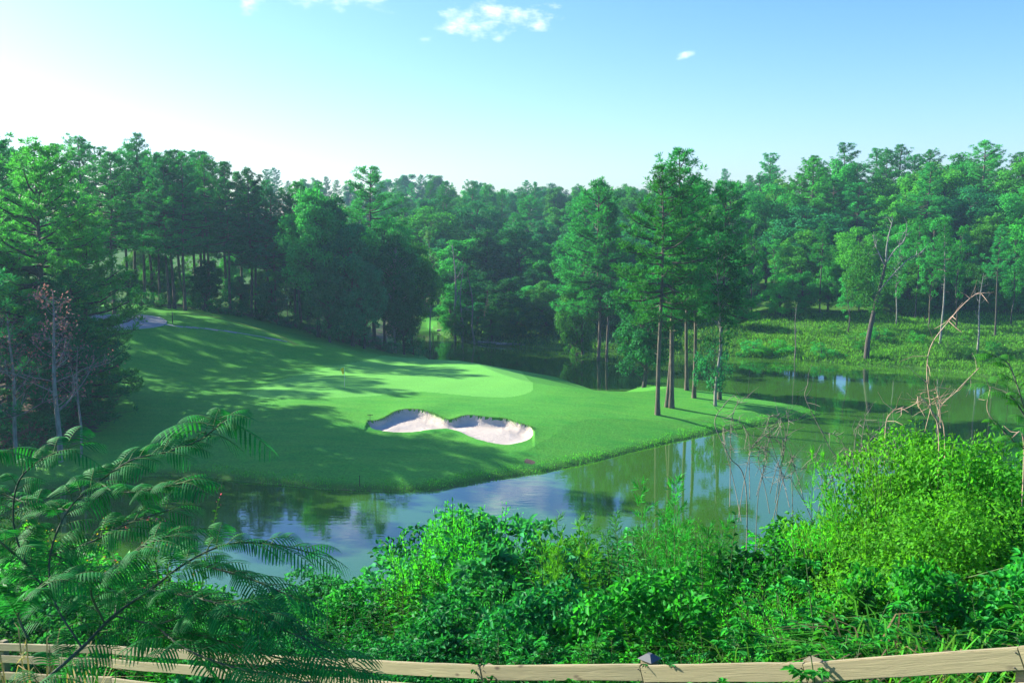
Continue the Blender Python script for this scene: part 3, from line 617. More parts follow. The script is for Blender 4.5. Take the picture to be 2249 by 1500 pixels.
forest([(167, 990, 1260, 32, 4.5, 8, 's', ['leaf', 'leaf_dark']), (198, 895, 1085, 34, 8, 13, 's', ['leaf', 'leaf_dark', 'leaf']), (186, 1060, 1640, 46, 8, 13, 's', ['leaf', 'leaf_dark']), (170, 1065, 1640, 48, 7, 12, 'sst', ['leaf', 'leaf_dark', 'leaf_dark']), (190, 960, 1700, 62, 13, 17, 'bbb', ['leaf', 'leaf_dark', 'leaf_dark']), (214, 930, 1700, 66, 15, 19, 'bbbp', ['leaf', 'leaf_dark', 'leaf_dark']),
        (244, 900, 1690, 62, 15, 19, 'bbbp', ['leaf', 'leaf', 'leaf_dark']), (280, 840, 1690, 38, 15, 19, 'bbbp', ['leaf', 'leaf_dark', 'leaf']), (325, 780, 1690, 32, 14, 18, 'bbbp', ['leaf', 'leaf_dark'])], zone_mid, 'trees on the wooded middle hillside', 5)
def zone_ridge(q, D, k, m): return f'hazy bluish {"pine" if k == "p" else "tree"} on the far ridge {"above the hill tree line" if q < 800 else "behind the middle hillside"}'
forest([(430, 540, 960, 26, 15, 22, 'ppb', ['leaf', 'leaf_dark']), (440, 960, 1700, 44, 14, 19, 'bpb', ['leaf', 'leaf_dark'])], zone_ridge, 'trees on the far ridge', 6)
def zone_right(q, D, k, m):
    w = 'left of the leaning tree' if q < 1850 else ('behind the leaning tree' if q < 1990 else ('right of the leaning tree' if q < 2140 else 'at the right picture edge'))
    h = 'at the front of the right wood' if D < 172 else ('in the heart of the right wood' if D < 215 else 'on the skyline of the right wood')
    return f'{shade(m)} {"pine" if k == "p" else "leafy tree"} {h}, {w}'
forest([(163, 1630, 2420, 62, 5, 9, 's', ['leaf', 'leaf_light', 'leaf']), (172, 1610, 2400, 72, 12, 16, 'bbts', ['leaf', 'leaf_light', 'leaf']), (184, 1600, 2420, 72, 15, 20, 'bbp', ['leaf', 'leaf_light', 'leaf_dark']), (206, 1610, 2440, 76, 17, 22, 'bpp', ['leaf', 'leaf_light']), (232, 1690, 2440, 66, 17, 22, 'bpp', ['leaf', 'leaf'])], zone_right, 'trees of the wood on the right bank', 8)
for px, D, top, m, lab in [(1768, 186, 352, 'pine_light', 'tall pine with bare grey trunk standing clear of the right wood'), (1795, 200, 372, 'pine', 'pine just right of the tall clear standing pine'), (1740, 192, 385, 'pine', 'pine just left of the tall clear standing pine'), (1930, 222, 332, 'pine', 'pine forming the high point of the right wood skyline'), (1985, 222, 345, 'pine', 'pine right of the high point of the right wood'),
                      (2090, 215, 352, 'leaf', 'rounded tree on the right shoulder of the wood skyline'), (2195, 222, 376, 'pine', 'separate pine near the right picture edge'), (2240, 215, 380, 'pine_light', 'pale pine cut by the right picture edge'), (1865, 210, 362, 'pine', 'pine left of the high point of the right wood'), (1690, 190, 400, 'leaf', 'rounded tree at the left end of the right wood'), (2040, 212, 352, 'leaf_light', 'pale rounded tree in the right wood skyline')]:
    leaf = m.startswith('leaf')
    put(BROAD[1] if leaf else PINE[1 if px < 1800 else 2], 'leafy_tree' if leaf else 'pine_tree', lab, 'tree' if leaf else 'pine tree', px, D, top=top, w=1.1, mats={'crown': m})
# right bank singles
put(THIN[1], 'leafy_tree', 'young bright green tree standing in the bank grass left of the leaning tree', 'tree', 1862, 0, base=735, H=11, w=1.2, mats={'crown': 'leaf'})
put(SNAG[2], 'dead_snag', 'thin bare dead stem standing at the water edge of the right bank', 'dead tree', 1745, 0, base=789, top=668, w=1.3)
put(SNAG[1], 'dead_snag', 'forked bare tree at the right edge of the right bank', 'dead tree', 2146, 0, base=780, top=600, w=1.0, mats={'trunk': 'bark_grey'})
put(SNAG[1], 'dead_snag', 'tall grey double snag standing in the cove shallows', 'dead tree', 1000, 0, base=752, top=535, w=1.2, mats={'trunk': 'bark_grey'})
put(SNAG[0], 'dead_snag', 'grey snag at the cove edge, middle one of three', 'dead tree', 1015, 0, base=755, top=590, w=1.3, mats={'trunk': 'bark_grey'})
put(SNAG[0], 'dead_snag', 'broken leaning snag with brown trunk on the cove shore', 'dead tree', 1043, 0, base=757, top=596, w=1.3, mats={'trunk': 'deadwood'}, lean=(0, R(-5)), rz=0)
for i, (px, base, h, m) in enumerate([(1650, 700, 13, 'bark_dark'), (1800, 690, 12, 'bark_dark'), (1968, 715, 12, 'bark_grey'), (2010, 700, 13, 'bark_dark'), (2040, 725, 14, 'bark'), (2064, 760, 15, 'bark_grey'), (2100, 722, 13, 'bark_dark'), (2185, 740, 13, 'bark_dark'), (2220, 715, 12, 'bark_dark')]):
    put(PINE[3] if i % 2 else THIN[0], 'pine_tree' if i % 2 else 'leafy_tree', f'slim trunked tree standing in the bank grass of the right wood, {ORD[i]}', 'tree', px, 0, base=base, H=h + 3, w=.9, mats={'trunk': m, 'crown': 'pine' if i % 2 else 'leaf'}, group='slim trunks at the front of the right wood')
def leaning_tree():
    p0 = march(1902, 789, ground); y = p0[1]
    path = [p0 - [0, 0, .3]] + [at_y(px, py, y + dy) for px, py, dy in [(1907, 745, 0), (1918, 690, .4), (1928, 650, .6), (1938, 610, .5), (1946, 575, .2)]]
    t = thing('leaning_tree', 'gnarled leaning tree with grey dead limbs at the water edge of the right bank', 'tree', tuple(p0))
    r = np.random.default_rng(4); tr = MB(); c = curve(np.array(path) - p0, 20); tr.tube(c, np.linspace(.42, .17, len(c)), 8)
    def limb(pts, r0):
        q = curve(np.array([at_y(a, b, y + d) for a, b, d in pts]) - p0, 12); dl.tube(q, np.linspace(r0, .03, len(q)), 6)
        for _ in range(7):
            i = r.integers(4, len(q)); d = unit(r.normal(0, 1, 3) + [0, 0, .5]); L = r.uniform(.8, 2.0); dl.tube([q[i], q[i] + d * L * .5 + r.normal(0, .12, 3), q[i] + d * L], [.05, .035, .012], 4)
    dl = MB()
    limb([(1946, 575, .2), (1948, 540, 0), (1955, 505, 0), (1962, 480, 0)], .15); limb([(1946, 578, .2), (1965, 550, -.5), (1985, 530, -1), (1992, 505, -1)], .13); limb([(1944, 585, .2), (1925, 545, .8), (1918, 520, 1)], .1); limb([(1930, 640, .5), (1960, 605, -.4), (1995, 570, -1), (2030, 552, -1.4)], .12)
    cr = MB(); P, Nn, D = [], [], []
    for px, py, dy, lr in [(1905, 610, 0, 2.0), (1880, 640, 1, 1.8), (1915, 655, -1, 1.7), (1890, 590, .6, 1.7), (1945, 625, 1.2, 1.5), (1870, 610, 0, 1.4), (1900, 560, 1.5, 1.8), (1960, 590, 2, 1.6), (1925, 680, 1, 1.1)]:
        n = 420; dd = rand_dirs(r, n); P.append(at_y(px, py, y + dy) - p0 + dd * lr * r.uniform(.3, 1.1, (n, 1)) ** .6); Nn.append(unit(dd + rand_dirs(r, n) * .7)); D.append(rand_dirs(r, n) - [0, 0, .3])
    P = np.vstack(P); cr.leaves(P, np.vstack(D), np.vstack(Nn), r.uniform(.22, .38, len(P)), .18)
    obj('trunk', tr.mesh('leaning_trunk', M['bark_dark'], smooth=True), t); obj('dead_limbs', dl.mesh('dead_limbs', M['bark_grey'], smooth=True), t); obj('crown', cr.mesh('leaning_crown', M['leaf']), t)
leaning_tree()

g_ = random.Random(77)
for i in range(26):
    px = g_.uniform(1620, 2240); base = g_.uniform(725, 785) + max(0, (px - 2000) * .06)
    put(BUSH[i % 2], 'low_bush', 'low bright bush among the weeds of the right bank', 'bush', px, 0, base=base, H=g_.uniform(.9, 2.4), w=g_.uniform(.9, 1.4), mats={'crown': g_.choice(['leaf_light', 'leaf_light', 'leaf'])}, group='low bushes on the right bank')
# ---- stuff: herbage on the far banks, shaggy grass round the point
def herbage(name, label, pts, n_each, hgt, wid, mats, seed, spread=.5, lean=.45):
    r = np.random.default_rng(seed); mb = MB()
    P = np.repeat(pts, n_each, 0) + np.c_[r.normal(0, spread, (len(pts) * n_each, 2)), np.zeros(len(pts) * n_each)]
    P[:, 2] = ground(P[:, 0], P[:, 1]); k = P[:, 2] > -.06; P = P[k]; n = len(P)
    cl = .5 + .5 * np.sin(P[:, 0] * .55 + 2 * np.sin(P[:, 1] * .33)) * np.sin(P[:, 1] * .8 + P[:, 0] * .21)
    h = hgt * r.uniform(.4, 1.2, n) * (.35 + 1.2 * cl)
    mb.leaves(P, unit(np.c_[r.normal(0, lean, (n, 2)), np.ones(n)]), rand_dirs(r, n), h, wid * r.uniform(.6, 1.4, n), .25)
    mi = np.concatenate(mb.mi); mb.mi = [r.integers(0, len(mats), len(mi))]
    o = obj(name, mb.mesh(name, *[M[m] for m in mats])); return tag(o, label, 'grass', kind='stuff')
M['herb'] = leaf_mat('bank_herbage', (.075, .41, .03), (.115, .45, .035), tr=.45, var=.5, nscale=.12)
M['herb2'] = leaf_mat('bank_herbage_dark', (.06, .26, .03), (.10, .31, .035), tr=.4, var=.5, nscale=.12)
M['grass'] = leaf_mat('rough_grass', (.08, .33, .025), (.12, .37, .03), tr=.4, var=.45)
M['straw'] = leaf_mat('straw_grass', (.24, .20, .08), (.30, .25, .12), tr=.3, var=.4)
g = np.random.default_rng(3)
q = np.array([march(a, b, ground) for a, b in zip(g.uniform(1590, 2330, 1900), g.uniform(690, 840, 1900))]); q = q[(q[:, 1] > 110) & (q[:, 2] > 0) & (q[:, 1] < 185)]
herbage('bank_herbage', 'bright green weeds and tall grass covering the far right bank', q, 30, .5, .12, ['herb', 'herb', 'herb2'], 1, spread=1.3)
q = np.array([march(a, b, ground) for a, b in zip(g.uniform(1000, 1620, 420), g.uniform(690, 775, 420))]); q = q[(q[:, 1] > 140) & (q[:, 2] > 0) & (q[:, 1] < 200)]
herbage('bank_herbage', 'darker weeds on the bank at the back of the cove', q, 40, .8, .16, ['herb2', 'leaf_dark', 'herb2'], 2, spread=1.6)
def shore_pts(i0, i1, step, off):
    out = []
    for a, b in zip(shore[i0:i1], shore[i0 + 1:i1 + 1]):
        L = np.hypot(*(b - a)); nrm = np.array([-(b - a)[1], (b - a)[0]]) / L
        for s in np.arange(0, L, step): out.append(np.r_[a + (b - a) * s / L + nrm * g.uniform(*off), 0])
    return np.array(out)
herbage('shore_grass', 'shaggy bright grass fringe along the shore of the grassy point', shore_pts(2, 19, .26, (-.15, 1.5)), 24, .15, .04, ['grass', 'grass', 'herb'], 5, spread=.3)
bp = bunker; 
lipm = np.array([p for p in bp if p[1] > back_edge(np.array([p[0]]))[0] - .25])
M['lipgrass'] = leaf_mat('bunker_lip_grass', (.045, .15, .022), (.10, .14, .04), tr=.3, var=.4)
def lip():
    r = np.random.default_rng(9); mb = MB(); n = len(lipm) * 30; a_ = r.integers(0, len(lipm) - 1, n); t_ = r.random((n, 1)); P = np.c_[lipm[a_] * (1 - t_) + lipm[a_ + 1] * t_, np.zeros(n)]; P = P[np.hypot(*(lipm[a_] - lipm[a_ + 1]).T) < 1]; n = len(P); P[:, :2] += r.normal(0, .12, (n, 2)); P[:, 1] += .1
    P[:, 2] = ground(P[:, 0], P[:, 1] + .08) - .02
    mb.leaves(P, unit(np.c_[r.normal(0, .4, n), r.normal(-.9, .4, n), r.normal(.35, .3, n)]), rand_dirs(r, n), r.uniform(.06, .17, n), .03, .4)
    tag(obj('bunker_lip_grass', mb.mesh('bunker_lip_grass', M['lipgrass'])), 'ragged dark grass hanging over the back edge of the sand bunker', 'grass', kind='stuff')
lip()
# ------------------------------------------------------------------ foreground thicket on the near slope
M['f_mid'] = leaf_mat('thicket_leaves', (.014, .23, .026), (.038, .30, .028), tr=.42, var=.45, nscale=1.2, rough=.42)
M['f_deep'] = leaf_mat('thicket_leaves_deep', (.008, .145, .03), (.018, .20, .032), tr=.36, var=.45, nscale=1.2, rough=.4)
M['f_lime'] = leaf_mat('thicket_leaves_lime', (.045, .35, .024), (.085, .42, .028), tr=.48, var=.4, nscale=1.2)
M['f_blue'] = leaf_mat('thicket_leaves_grey', (.018, .20, .05), (.034, .25, .058), tr=.35, var=.4, nscale=1.2)
M['mimosa'] = leaf_mat('mimosa_leaflets', (.008, .15, .03), (.018, .20, .032), tr=.36, var=.3, nscale=2.0)
M['mimosa_lit'] = leaf_mat('mimosa_leaflets_lit', (.03, .27, .035), (.055, .33, .04), tr=.45, var=.3, nscale=2.0)  # lighter copy of the mimosa leaflets, sunlight put into the colour
M['mimosa_bark'] = bark_mat('mimosa_bark', (.035, .06, .03), (.09, .11, .065), scale=12)
M['petal_pink'] = leaf_mat('pink_petals', (.45, .06, .18), (.55, .10, .25), tr=.3, var=.3)
M['petal_yellow'] = leaf_mat('yellow_petals', (.65, .55, .03), (.75, .65, .05), tr=.3, var=.2)
M['seed'] = leaf_mat('seed_heads', (.26, .24, .13), (.36, .32, .18), tr=.3, var=.3)

def shrub_proto(seed, H=2., W_=1.1, stems=20, leaf=.085, asp=.48, per=11, twigs=19, bend=.2, droop=.1, palm=1, mat='f_mid'):
    r = np.random.default_rng(seed); st = MB(); lf = MB(); P, D, Nn = [], [], []
    for i in range(stems):
        a = r.uniform(0, 6.28); rad = W_ * math.sqrt(r.uniform(.02, 1)); h = H * r.uniform(.65, 1) * (1 - .35 * (rad / W_) ** 2)
        e = np.array([math.cos(a) * rad, math.sin(a) * rad, h]); b = e * [.15, .15, 0]
        q = curve([b, b + (e - b) * [.3, .3, .45], e], 8); st.tube(q, np.linspace(.014, .004, len(q)), 4)
        for j in range(twigs):
            t = .25 + .75 * (j + r.uniform(0, 1)) / twigs; k = t * (len(q) - 1); p = q[int(k)] + (q[min(int(k) + 1, len(q) - 1)] - q[int(k)]) * (k % 1)
            d = unit(rand_dirs(r, 1)[0] * [1, 1, .5] + [math.cos(a) * .4, math.sin(a) * .4, .35]); L = r.uniform(.15, .42) * (1.15 - .6 * t) * (H / 2) ** .5
            tq = np.array([p, p + d * L * .5, p + d * L + [0, 0, -.03]]); st.tube(tq, [.005, .004, .002], 3)
            for m in range(per):
                u = (m + 1) / per; c = p + d * L * u; sgn = 1 if m % 2 else -1
                sd = unit(np.cross(d, [0, 0, 1.])) * sgn
                dd = unit(sd * r.uniform(.5, 1.1) + d * .7 + r.normal(0, .25, 3) + [0, 0, -droop])
                for w in range(palm):
                    ang = (w - (palm - 1) / 2) * .7
                    d2 = dd * math.cos(ang) + np.cross([0, 0, 1.], dd) * math.sin(ang)
                    P.append(c + dd * (.03 if palm > 1 else 0)); D.append(d2); Nn.append([r.normal(0, .35), r.normal(0, .35), 1])
    n = len(P); L = leaf * r.uniform(.6, 1.25, n)
    lf.leaves(P, D, Nn, L, L * asp, bend, six=True)
    return dict(H=H, parts=[('stems', st.mesh('shrub_stems', M['stem'])), ('foliage', lf.mesh('shrub_foliage', M[mat]))])
def weed_proto(seed, H=1.6, stems=17, W_=.5, leaf=.12, asp=.19, n_leaf=66, up=.45, tip=None, top_branch=0, mat='f_mid', lo=.12):
    """clump of upright stems with narrow leaves in a spiral"""
    r = np.random.default_rng(seed); st = MB(); lf = MB(); P, D, Nn, Ls, T = [], [], [], [], []
    for i in range(stems):
        a = r.uniform(0, 6.28); rad = W_ * math.sqrt(r.uniform(0, 1)); h = H * r.uniform(.6, 1)
        b = np.array([math.cos(a) * rad * .5, math.sin(a) * rad * .5, 0]); e = np.array([math.cos(a) * rad * 1.2 + r.normal(0, .05), math.sin(a) * rad * 1.2 + r.normal(0, .05), h])
        q = curve([b, (b * .7 + e * .3) + [0, 0, h * .2], e], 10); st.tube(q, np.linspace(.009, .003, len(q)), 4)
        n = int(n_leaf * h / H)
        for j in range(n):
            t = lo + (1 - lo) * (j + r.uniform(0, .6)) / n; k = t * (len(q) - 1.001); p = q[int(k)] + (q[int(k) + 1] - q[int(k)]) * (k % 1)
            an = j * 2.4 + r.normal(0, .3); u = up + .7 * t ** 3
            P.append(p); D.append([math.cos(an), math.sin(an), u + r.normal(0, .15)]); Nn.append([r.normal(0, .2), r.normal(0, .2), 1]); Ls.append(leaf * (1.1 - .55 * t ** 2) * r.uniform(.75, 1.2))
        T.append(q[-1])
    Ls = np.array(Ls); lf.leaves(P, D, Nn, Ls, np.maximum(Ls * asp, .006), .3, six=asp > .1)
    parts = [('stems', st.mesh('weed_stems', M['stem'])), ('foliage', lf.mesh('weed_foliage', M[mat]))]
    if tip:
        fl = MB(); T = np.array(T); n = len(T) * 6; pp = np.repeat(T, 6, 0) + r.normal(0, 1, (n, 3)) * [.02, .02, .045]
        fl.leaves(pp, rand_dirs(r, n) + [0, 0, .4], rand_dirs(r, n), .024, .016, .1); parts.append(('blossom', fl.mesh('weed_blossom', M[tip])))
    return dict(H=H, parts=parts)
def fine_proto(seed, H=1.7, W_=1.0, stems=95, leaf=.034, asp=.42, per=150, mat='f_lime'):
    """rounded bush of many upright twigs set with small leaves"""
    r = np.random.default_rng(seed); st = MB(); lf = MB(); P, D = [], []
    for i in range(stems):
        a = r.uniform(0, 6.28); s = math.sqrt(r.uniform(0, 1)); rad = W_ * s; h = H * (1 - .38 * s ** 2) * r.uniform(.8, 1.05)
        e = np.array([math.cos(a) * rad, math.sin(a) * rad, h]); b = e * [.2, .2, .0]
        q = curve([b, b + (e - b) * [.55, .55, .4], e], 10); st.tube(q, np.linspace(.01, .002, len(q)), 3)
        for j in range(per):
            t = .3 + .7 * (j / per); k = t * (len(q) - 1.001); p = q[int(k)] + (q[int(k) + 1] - q[int(k)]) * (k % 1)
            off = r.normal(0, .07, 3) * (1.3 - t); P.append(p + off); D.append(unit(off) * .8 + [r.normal(0, .3), r.normal(0, .3), .75])
    n = len(P); L = leaf * r.uniform(.6, 1.3, n); lf.leaves(P, D, rand_dirs(r, n), L, L * asp, .1)
    return dict(H=H, parts=[('stems', st.mesh('bush_stems', M['stem'])), ('foliage', lf.mesh('bush_foliage', M[mat]))])
def feather_proto(seed, H=1.7, stems=9, W_=.4, mat='f_mid', nb=34, conic=.34, nl=16):
    """plumes of thread like leaves"""
    r = np.random.default_rng(seed); st = MB(); lf = MB(); P, D, Ls = [], [], []
    for i in range(stems):
        a = r.uniform(0, 6.28); rad = W_ * math.sqrt(r.uniform(0, 1)); h = H * r.uniform(.6, 1)
        b = np.array([math.cos(a), math.sin(a), 0]) * rad * .5; e = np.array([math.cos(a) * rad * 1.3, math.sin(a) * rad * 1.3, h])
        q = curve([b, (b + e) / 2 + r.normal(0, .03, 3), e], 10); st.tube(q, np.linspace(.008, .002, len(q)), 3)
        for j in range(nb):
            t = .1 + .9 * j / nb; k = t * (len(q) - 1.001); p = q[int(k)] + (q[int(k) + 1] - q[int(k)]) * (k % 1)
            an = j * 2.4; L = conic * (1.05 - t) ** .7 * r.uniform(.7, 1.2) * (h / 1.7); d = unit([math.cos(an), math.sin(an), .75])
            for m in range(nl):
                u = (m + .5) / nl; P.append(p + d * L * u); D.append(d * .8 + r.normal(0, .45, 3) + [0, 0, .25]); Ls.append(r.uniform(.04, .085))
    n = len(P); lf.leaves(P, D, rand_dirs(r, n), np.array(Ls) * 1.2, .008, .2)
    return dict(H=H, parts=[('stems', st.mesh('plume_stems', M['stem'])), ('foliage', lf.mesh('plume_foliage', M[mat]))])
def grass_proto(seed, H=.8, n=150, W_=.3, wd=.011, heads=4, mat='grass'):
    r = np.random.default_rng(seed); mb = MB(); hd = MB(); P, D = [], []
    for i in range(n):
        a = r.uniform(0, 6.28); b = np.array([r.normal(0, W_ * .4), r.normal(0, W_ * .4), 0]); h = H * r.uniform(.5, 1); o = h * r.uniform(.2, .75)
        d = np.array([math.cos(a), math.sin(a), 0]); s = np.array([-d[1], d[0], 0]) * wd / 2
        q = [b, b + d * o * .25 + [0, 0, h * .6], b + d * o * .65 + [0, 0, h * .92], b + d * o * 1.15 + [0, 0, h * .85]]
        w = [1, .85, .6, .08]; v = np.array([x + sg * s * ww for x, ww in zip(q, w) for sg in (-1, 1)])
        mb.add(v, [[0, 1, 3, 2], [2, 3, 5, 4], [4, 5, 7, 6]])
        if i < heads:
            for k in range(22):
                t = k / 22; P.append(np.array(q[2]) * (1 - t) + np.array(q[3]) * t + [0, 0, .05]); D.append(d + r.normal(0, .5, 3) + [0, 0, -.3])
    if heads: mb.leaves(P, D, rand_dirs(r, len(P)), .045, .008, .2, 1)
    parts = [('blades', mb.mesh('grass_blades', M[mat], M['seed']))]
    return dict(H=H, parts=parts)

SH = [shrub_proto(101), shrub_proto(102, leaf=.10, asp=.5, W_=1.2), shrub_proto(103, leaf=.065, asp=.5, per=11, stems=18), shrub_proto(104, leaf=.075, asp=.4, palm=3, per=5, mat='f_deep'), shrub_proto(105, leaf=.09, asp=.42, palm=5, per=4, twigs=12, mat='f_mid')]
MO = [broad_proto(171, H=2.0, six=True, Rx=1.15, fb=0, lumps=56, per=120, leaf=.10, r0=.015), broad_proto(172, H=1.8, six=True, Rx=1.25, fb=0, lumps=60, per=130, leaf=.085, r0=.015), broad_proto(173, H=2.2, six=True, Rx=1.1, fb=0, lumps=44, per=110, leaf=.13, r0=.015)]
for p_ in MO:
    p_['parts'] = [('stems', p_['parts'][0][1]), ('foliage', p_['parts'][1][1])]
    p_['parts'][0][1].materials[0] = M['stem']; p_['parts'][1][1].materials[0] = M['f_deep']
FNB = broad_proto(181, H=1.7, Rx=1.0, fb=.02, lumps=190, per=230, leaf=.036, r0=.012)
for p_ in [FNB]:
    p_['parts'] = [('stems', p_['parts'][0][1]), ('foliage', p_['parts'][1][1])]
    p_['parts'][0][1].materials[0] = M['stem']; p_['parts'][1][1].materials[0] = M['f_lime']
WD = [weed_proto(111), weed_proto(112, stems=16, leaf=.09, n_leaf=70), weed_proto(113, H=1.9, stems=8, leaf=.13, asp=.2, n_leaf=46, up=.25), weed_proto(114, H=1.2, stems=18, leaf=.075, asp=.16, n_leaf=64, W_=.55)]
FN = [fine_proto(121), fine_proto(122, W_=.8, H=1.5, stems=70, leaf=.036, per=130)]
FE = [feather_proto(131), feather_proto(132, stems=14, W_=.6, H=1.4)]
CONE = feather_proto(141, H=1.2, stems=1, W_=.01, nb=60, conic=.5, nl=30, mat='f_mid')
PINKP = weed_proto(151, H=1.6, stems=7, W_=.35, leaf=.07, asp=.5, n_leaf=42, tip='petal_pink', mat='f_mid')
YELP = weed_proto(152, H=1.4, stems=9, W_=.45, leaf=.10, asp=.5, n_leaf=30, tip='petal_yellow', mat='f_lime')
TALLW = weed_proto(153, H=2.4, stems=2, W_=.12, leaf=.12, asp=.36, n_leaf=44, up=.1, mat='f_mid', lo=.2)
TALLN = weed_proto(154, H=2.2, stems=3, W_=.35, leaf=.13, asp=.24, n_leaf=34, up=.3, mat='f_deep', lo=.25)
GR = [grass_proto(161), grass_proto(162, H=.6, n=220, W_=.4, heads=0), grass_proto(163, H=.9, n=120, heads=6, mat='straw')]

FX = [-400, 0, 244, 541, 763, 1060, 1413, 1770, 2249, 2700]; FD = [17.5, 14.6, 13., 10.6, 9., 7.5, 6.5, 5.6, 4.7, 3.9]
fdep = lambda px: float(np.interp(px, FX, FD))
SKX = [-400, 0, 150, 250, 350, 450, 560, 640, 740, 850, 940, 1000, 1100, 1160, 1230, 1350, 1450, 1550, 1640, 1700, 1760, 1850, 1950, 2050, 2160, 2249, 2700]
SKY_ = [1150, 1165, 1200, 1270, 1275, 1300, 1290, 1255, 1275, 1215, 1150, 1130, 1135, 1165, 1155, 1115, 1085, 1095, 1100, 1155, 1125, 1120, 1095, 1040, 1020, 1000, 980]
sky = lambda px: float(np.interp(px, SKX, SKY_))
def fg(pr, name, label, cat, px, off, top, group=None, w=1., mat=None, H=None):
    D = fdep(px) + off
    mats = {'foliage': mat} if mat else {}
    return put(pr, name, label, cat, px, D, top=top, H=H, group=group, w=w, mats=mats, sink=.05)
rr = random.Random(21)
ROWS = [(1.1, 112, .80, 'by the fence'), (2.3, 112, .55, 'low in the thicket'), (4.2, 112, .30, 'in mid thicket'), (7.0, 125, .08, 'along the thicket top'), (11.0, 130, .10, 'behind the thicket top')]
ZN = [(-1e9, 'past left edge'), (0, 'under mimosa'), (330, 'right of pink flowers'), (620, 'left of leafy spike'), (900, 'below leafy spike'), (1150, 'above capped post'), (1450, 'below dead twigs'), (1720, 'left of round bush'), (1960, 'under round bush'), (2250, 'past right edge')]
zone = lambda px: [n for x, n in ZN if px >= x][-1]
for ri, (off, step, fr, rown) in enumerate(ROWS):
    px = -320
    while px < 2600:
        q = px + rr.uniform(-.3, .3) * step; s = sky(q); front = 1450 if q > 540 else 1400
        top = s + (front - s) * fr + rr.uniform(-28, 28)
        right = q > 1500
        ch = rr.random()
        if right and ri >= 1: k = 'weed' if ch < .34 else ('shrub' if ch < .52 else ('mound' if ch < .74 else ('fine' if ch < .93 else 'plume')))
        elif ri == 0: k = 'shrub' if ch < .3 else ('mound' if ch < .8 else 'weed')
        else: k = 'mound' if ch < .46 else ('shrub' if ch < .7 else ('weed' if ch < .86 else ('fine' if ch < .95 else 'plume')))
        if q < 600 and ri >= 1 and ch > .6: k = 'fine'
        wv = rr.uniform(.95, 1.3)
        if k == 'shrub':
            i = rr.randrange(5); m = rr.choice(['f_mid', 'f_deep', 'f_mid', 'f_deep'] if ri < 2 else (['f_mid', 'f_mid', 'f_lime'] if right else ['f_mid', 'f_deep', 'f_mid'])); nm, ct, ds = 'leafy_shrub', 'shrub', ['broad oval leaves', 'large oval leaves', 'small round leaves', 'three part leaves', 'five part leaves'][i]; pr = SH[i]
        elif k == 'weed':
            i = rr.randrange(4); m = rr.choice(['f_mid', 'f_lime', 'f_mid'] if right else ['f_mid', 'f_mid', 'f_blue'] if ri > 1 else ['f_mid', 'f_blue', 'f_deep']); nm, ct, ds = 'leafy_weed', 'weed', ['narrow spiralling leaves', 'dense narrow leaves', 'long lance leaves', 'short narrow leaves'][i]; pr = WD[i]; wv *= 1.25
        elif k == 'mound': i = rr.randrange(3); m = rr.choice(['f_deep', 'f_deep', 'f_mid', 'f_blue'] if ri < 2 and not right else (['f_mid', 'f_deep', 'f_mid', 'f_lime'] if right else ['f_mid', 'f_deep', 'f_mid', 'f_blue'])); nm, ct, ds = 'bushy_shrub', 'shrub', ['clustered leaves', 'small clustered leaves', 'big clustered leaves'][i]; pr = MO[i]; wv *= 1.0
        elif k == 'fine': i = rr.randrange(2); m = rr.choice(['f_lime', 'f_mid', 'f_mid'] if right else ['f_mid', 'f_mid', 'f_blue']); nm, ct, ds = 'fine_leaved_bush', 'bush', 'tiny crowded leaves'; pr = FN[i]
        else: i = rr.randrange(2); m = rr.choice(['f_mid', 'f_lime'] if right else ['f_mid', 'f_blue']); nm, ct, ds = 'feathery_weed', 'weed', 'thread like leaves'; pr = FE[i]
        col = {'f_mid': 'green', 'f_deep': 'dark green', 'f_lime': 'yellow green', 'f_blue': 'grey green'}[m]
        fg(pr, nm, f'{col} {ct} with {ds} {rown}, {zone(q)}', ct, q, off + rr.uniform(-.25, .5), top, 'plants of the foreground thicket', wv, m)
        px += step
# ---- individual plants that stand out
fg(TALLW, 'tall_weed', 'tall leafy spike rising alone in front of the blue water', 'weed', 931, 5.0, 1052, w=.9, mat='f_mid')
fg(TALLN, 'tall_weed', 'dark stalk with paired lance leaves against the blue water', 'weed', 1120, 4.0, 1098, w=.8, mat='f_deep')
fg(TALLN, 'tall_weed', 'dark stalk with long leaves near the narrow water gap', 'weed', 1590, 3.6, 1045, w=.8, mat='f_deep')
fg(FN[1], 'fine_leaved_bush', 'airy light green bush right of the tall leafy spike', 'bush', 985, 6.0, 1108, w=.8, mat='f_lime')
fg(FN[0], 'fine_leaved_bush', 'rounded light green bush against the water between two dark stalks', 'bush', 1062, 6.2, 1112, w=.9, mat='f_lime')
fg(FNB, 'fine_leaved_bush', 'big bright yellow green round bush standing highest on the right', 'bush', 2065, 5.0, 935, w=.74, mat='f_lime')
fg(FNB, 'fine_leaved_bush', 'smaller bright bush at the right picture edge', 'bush', 2215, 4.6, 985, w=.9, mat='f_lime')
fg(FN[1], 'fine_leaved_bush', 'bright green bush filling the space under the big round bush', 'bush', 1965, 4.4, 1050, w=.9, mat='f_lime')
fg(FE[0], 'feathery_weed', 'pale feathery plume plant above the middle of the thicket', 'weed', 1250, 4.2, 1118, w=.8, mat='f_lime')
fg(FE[0], 'feathery_weed', 'pale feathery plume plant left of the narrow water gap', 'weed', 1518, 4.2, 1035, w=.75, mat='f_mid')
fg(FE[0], 'feathery_weed', 'slim yellow green plume in front of the dead twigs', 'weed', 1850, 4.6, 990, w=.55, mat='f_lime')
fg(CONE, 'young_conifer', 'feathery cone shaped seedling standing behind the middle of the fence', 'seedling', 1312, 1.0, 1265, w=.8, mat='f_mid')
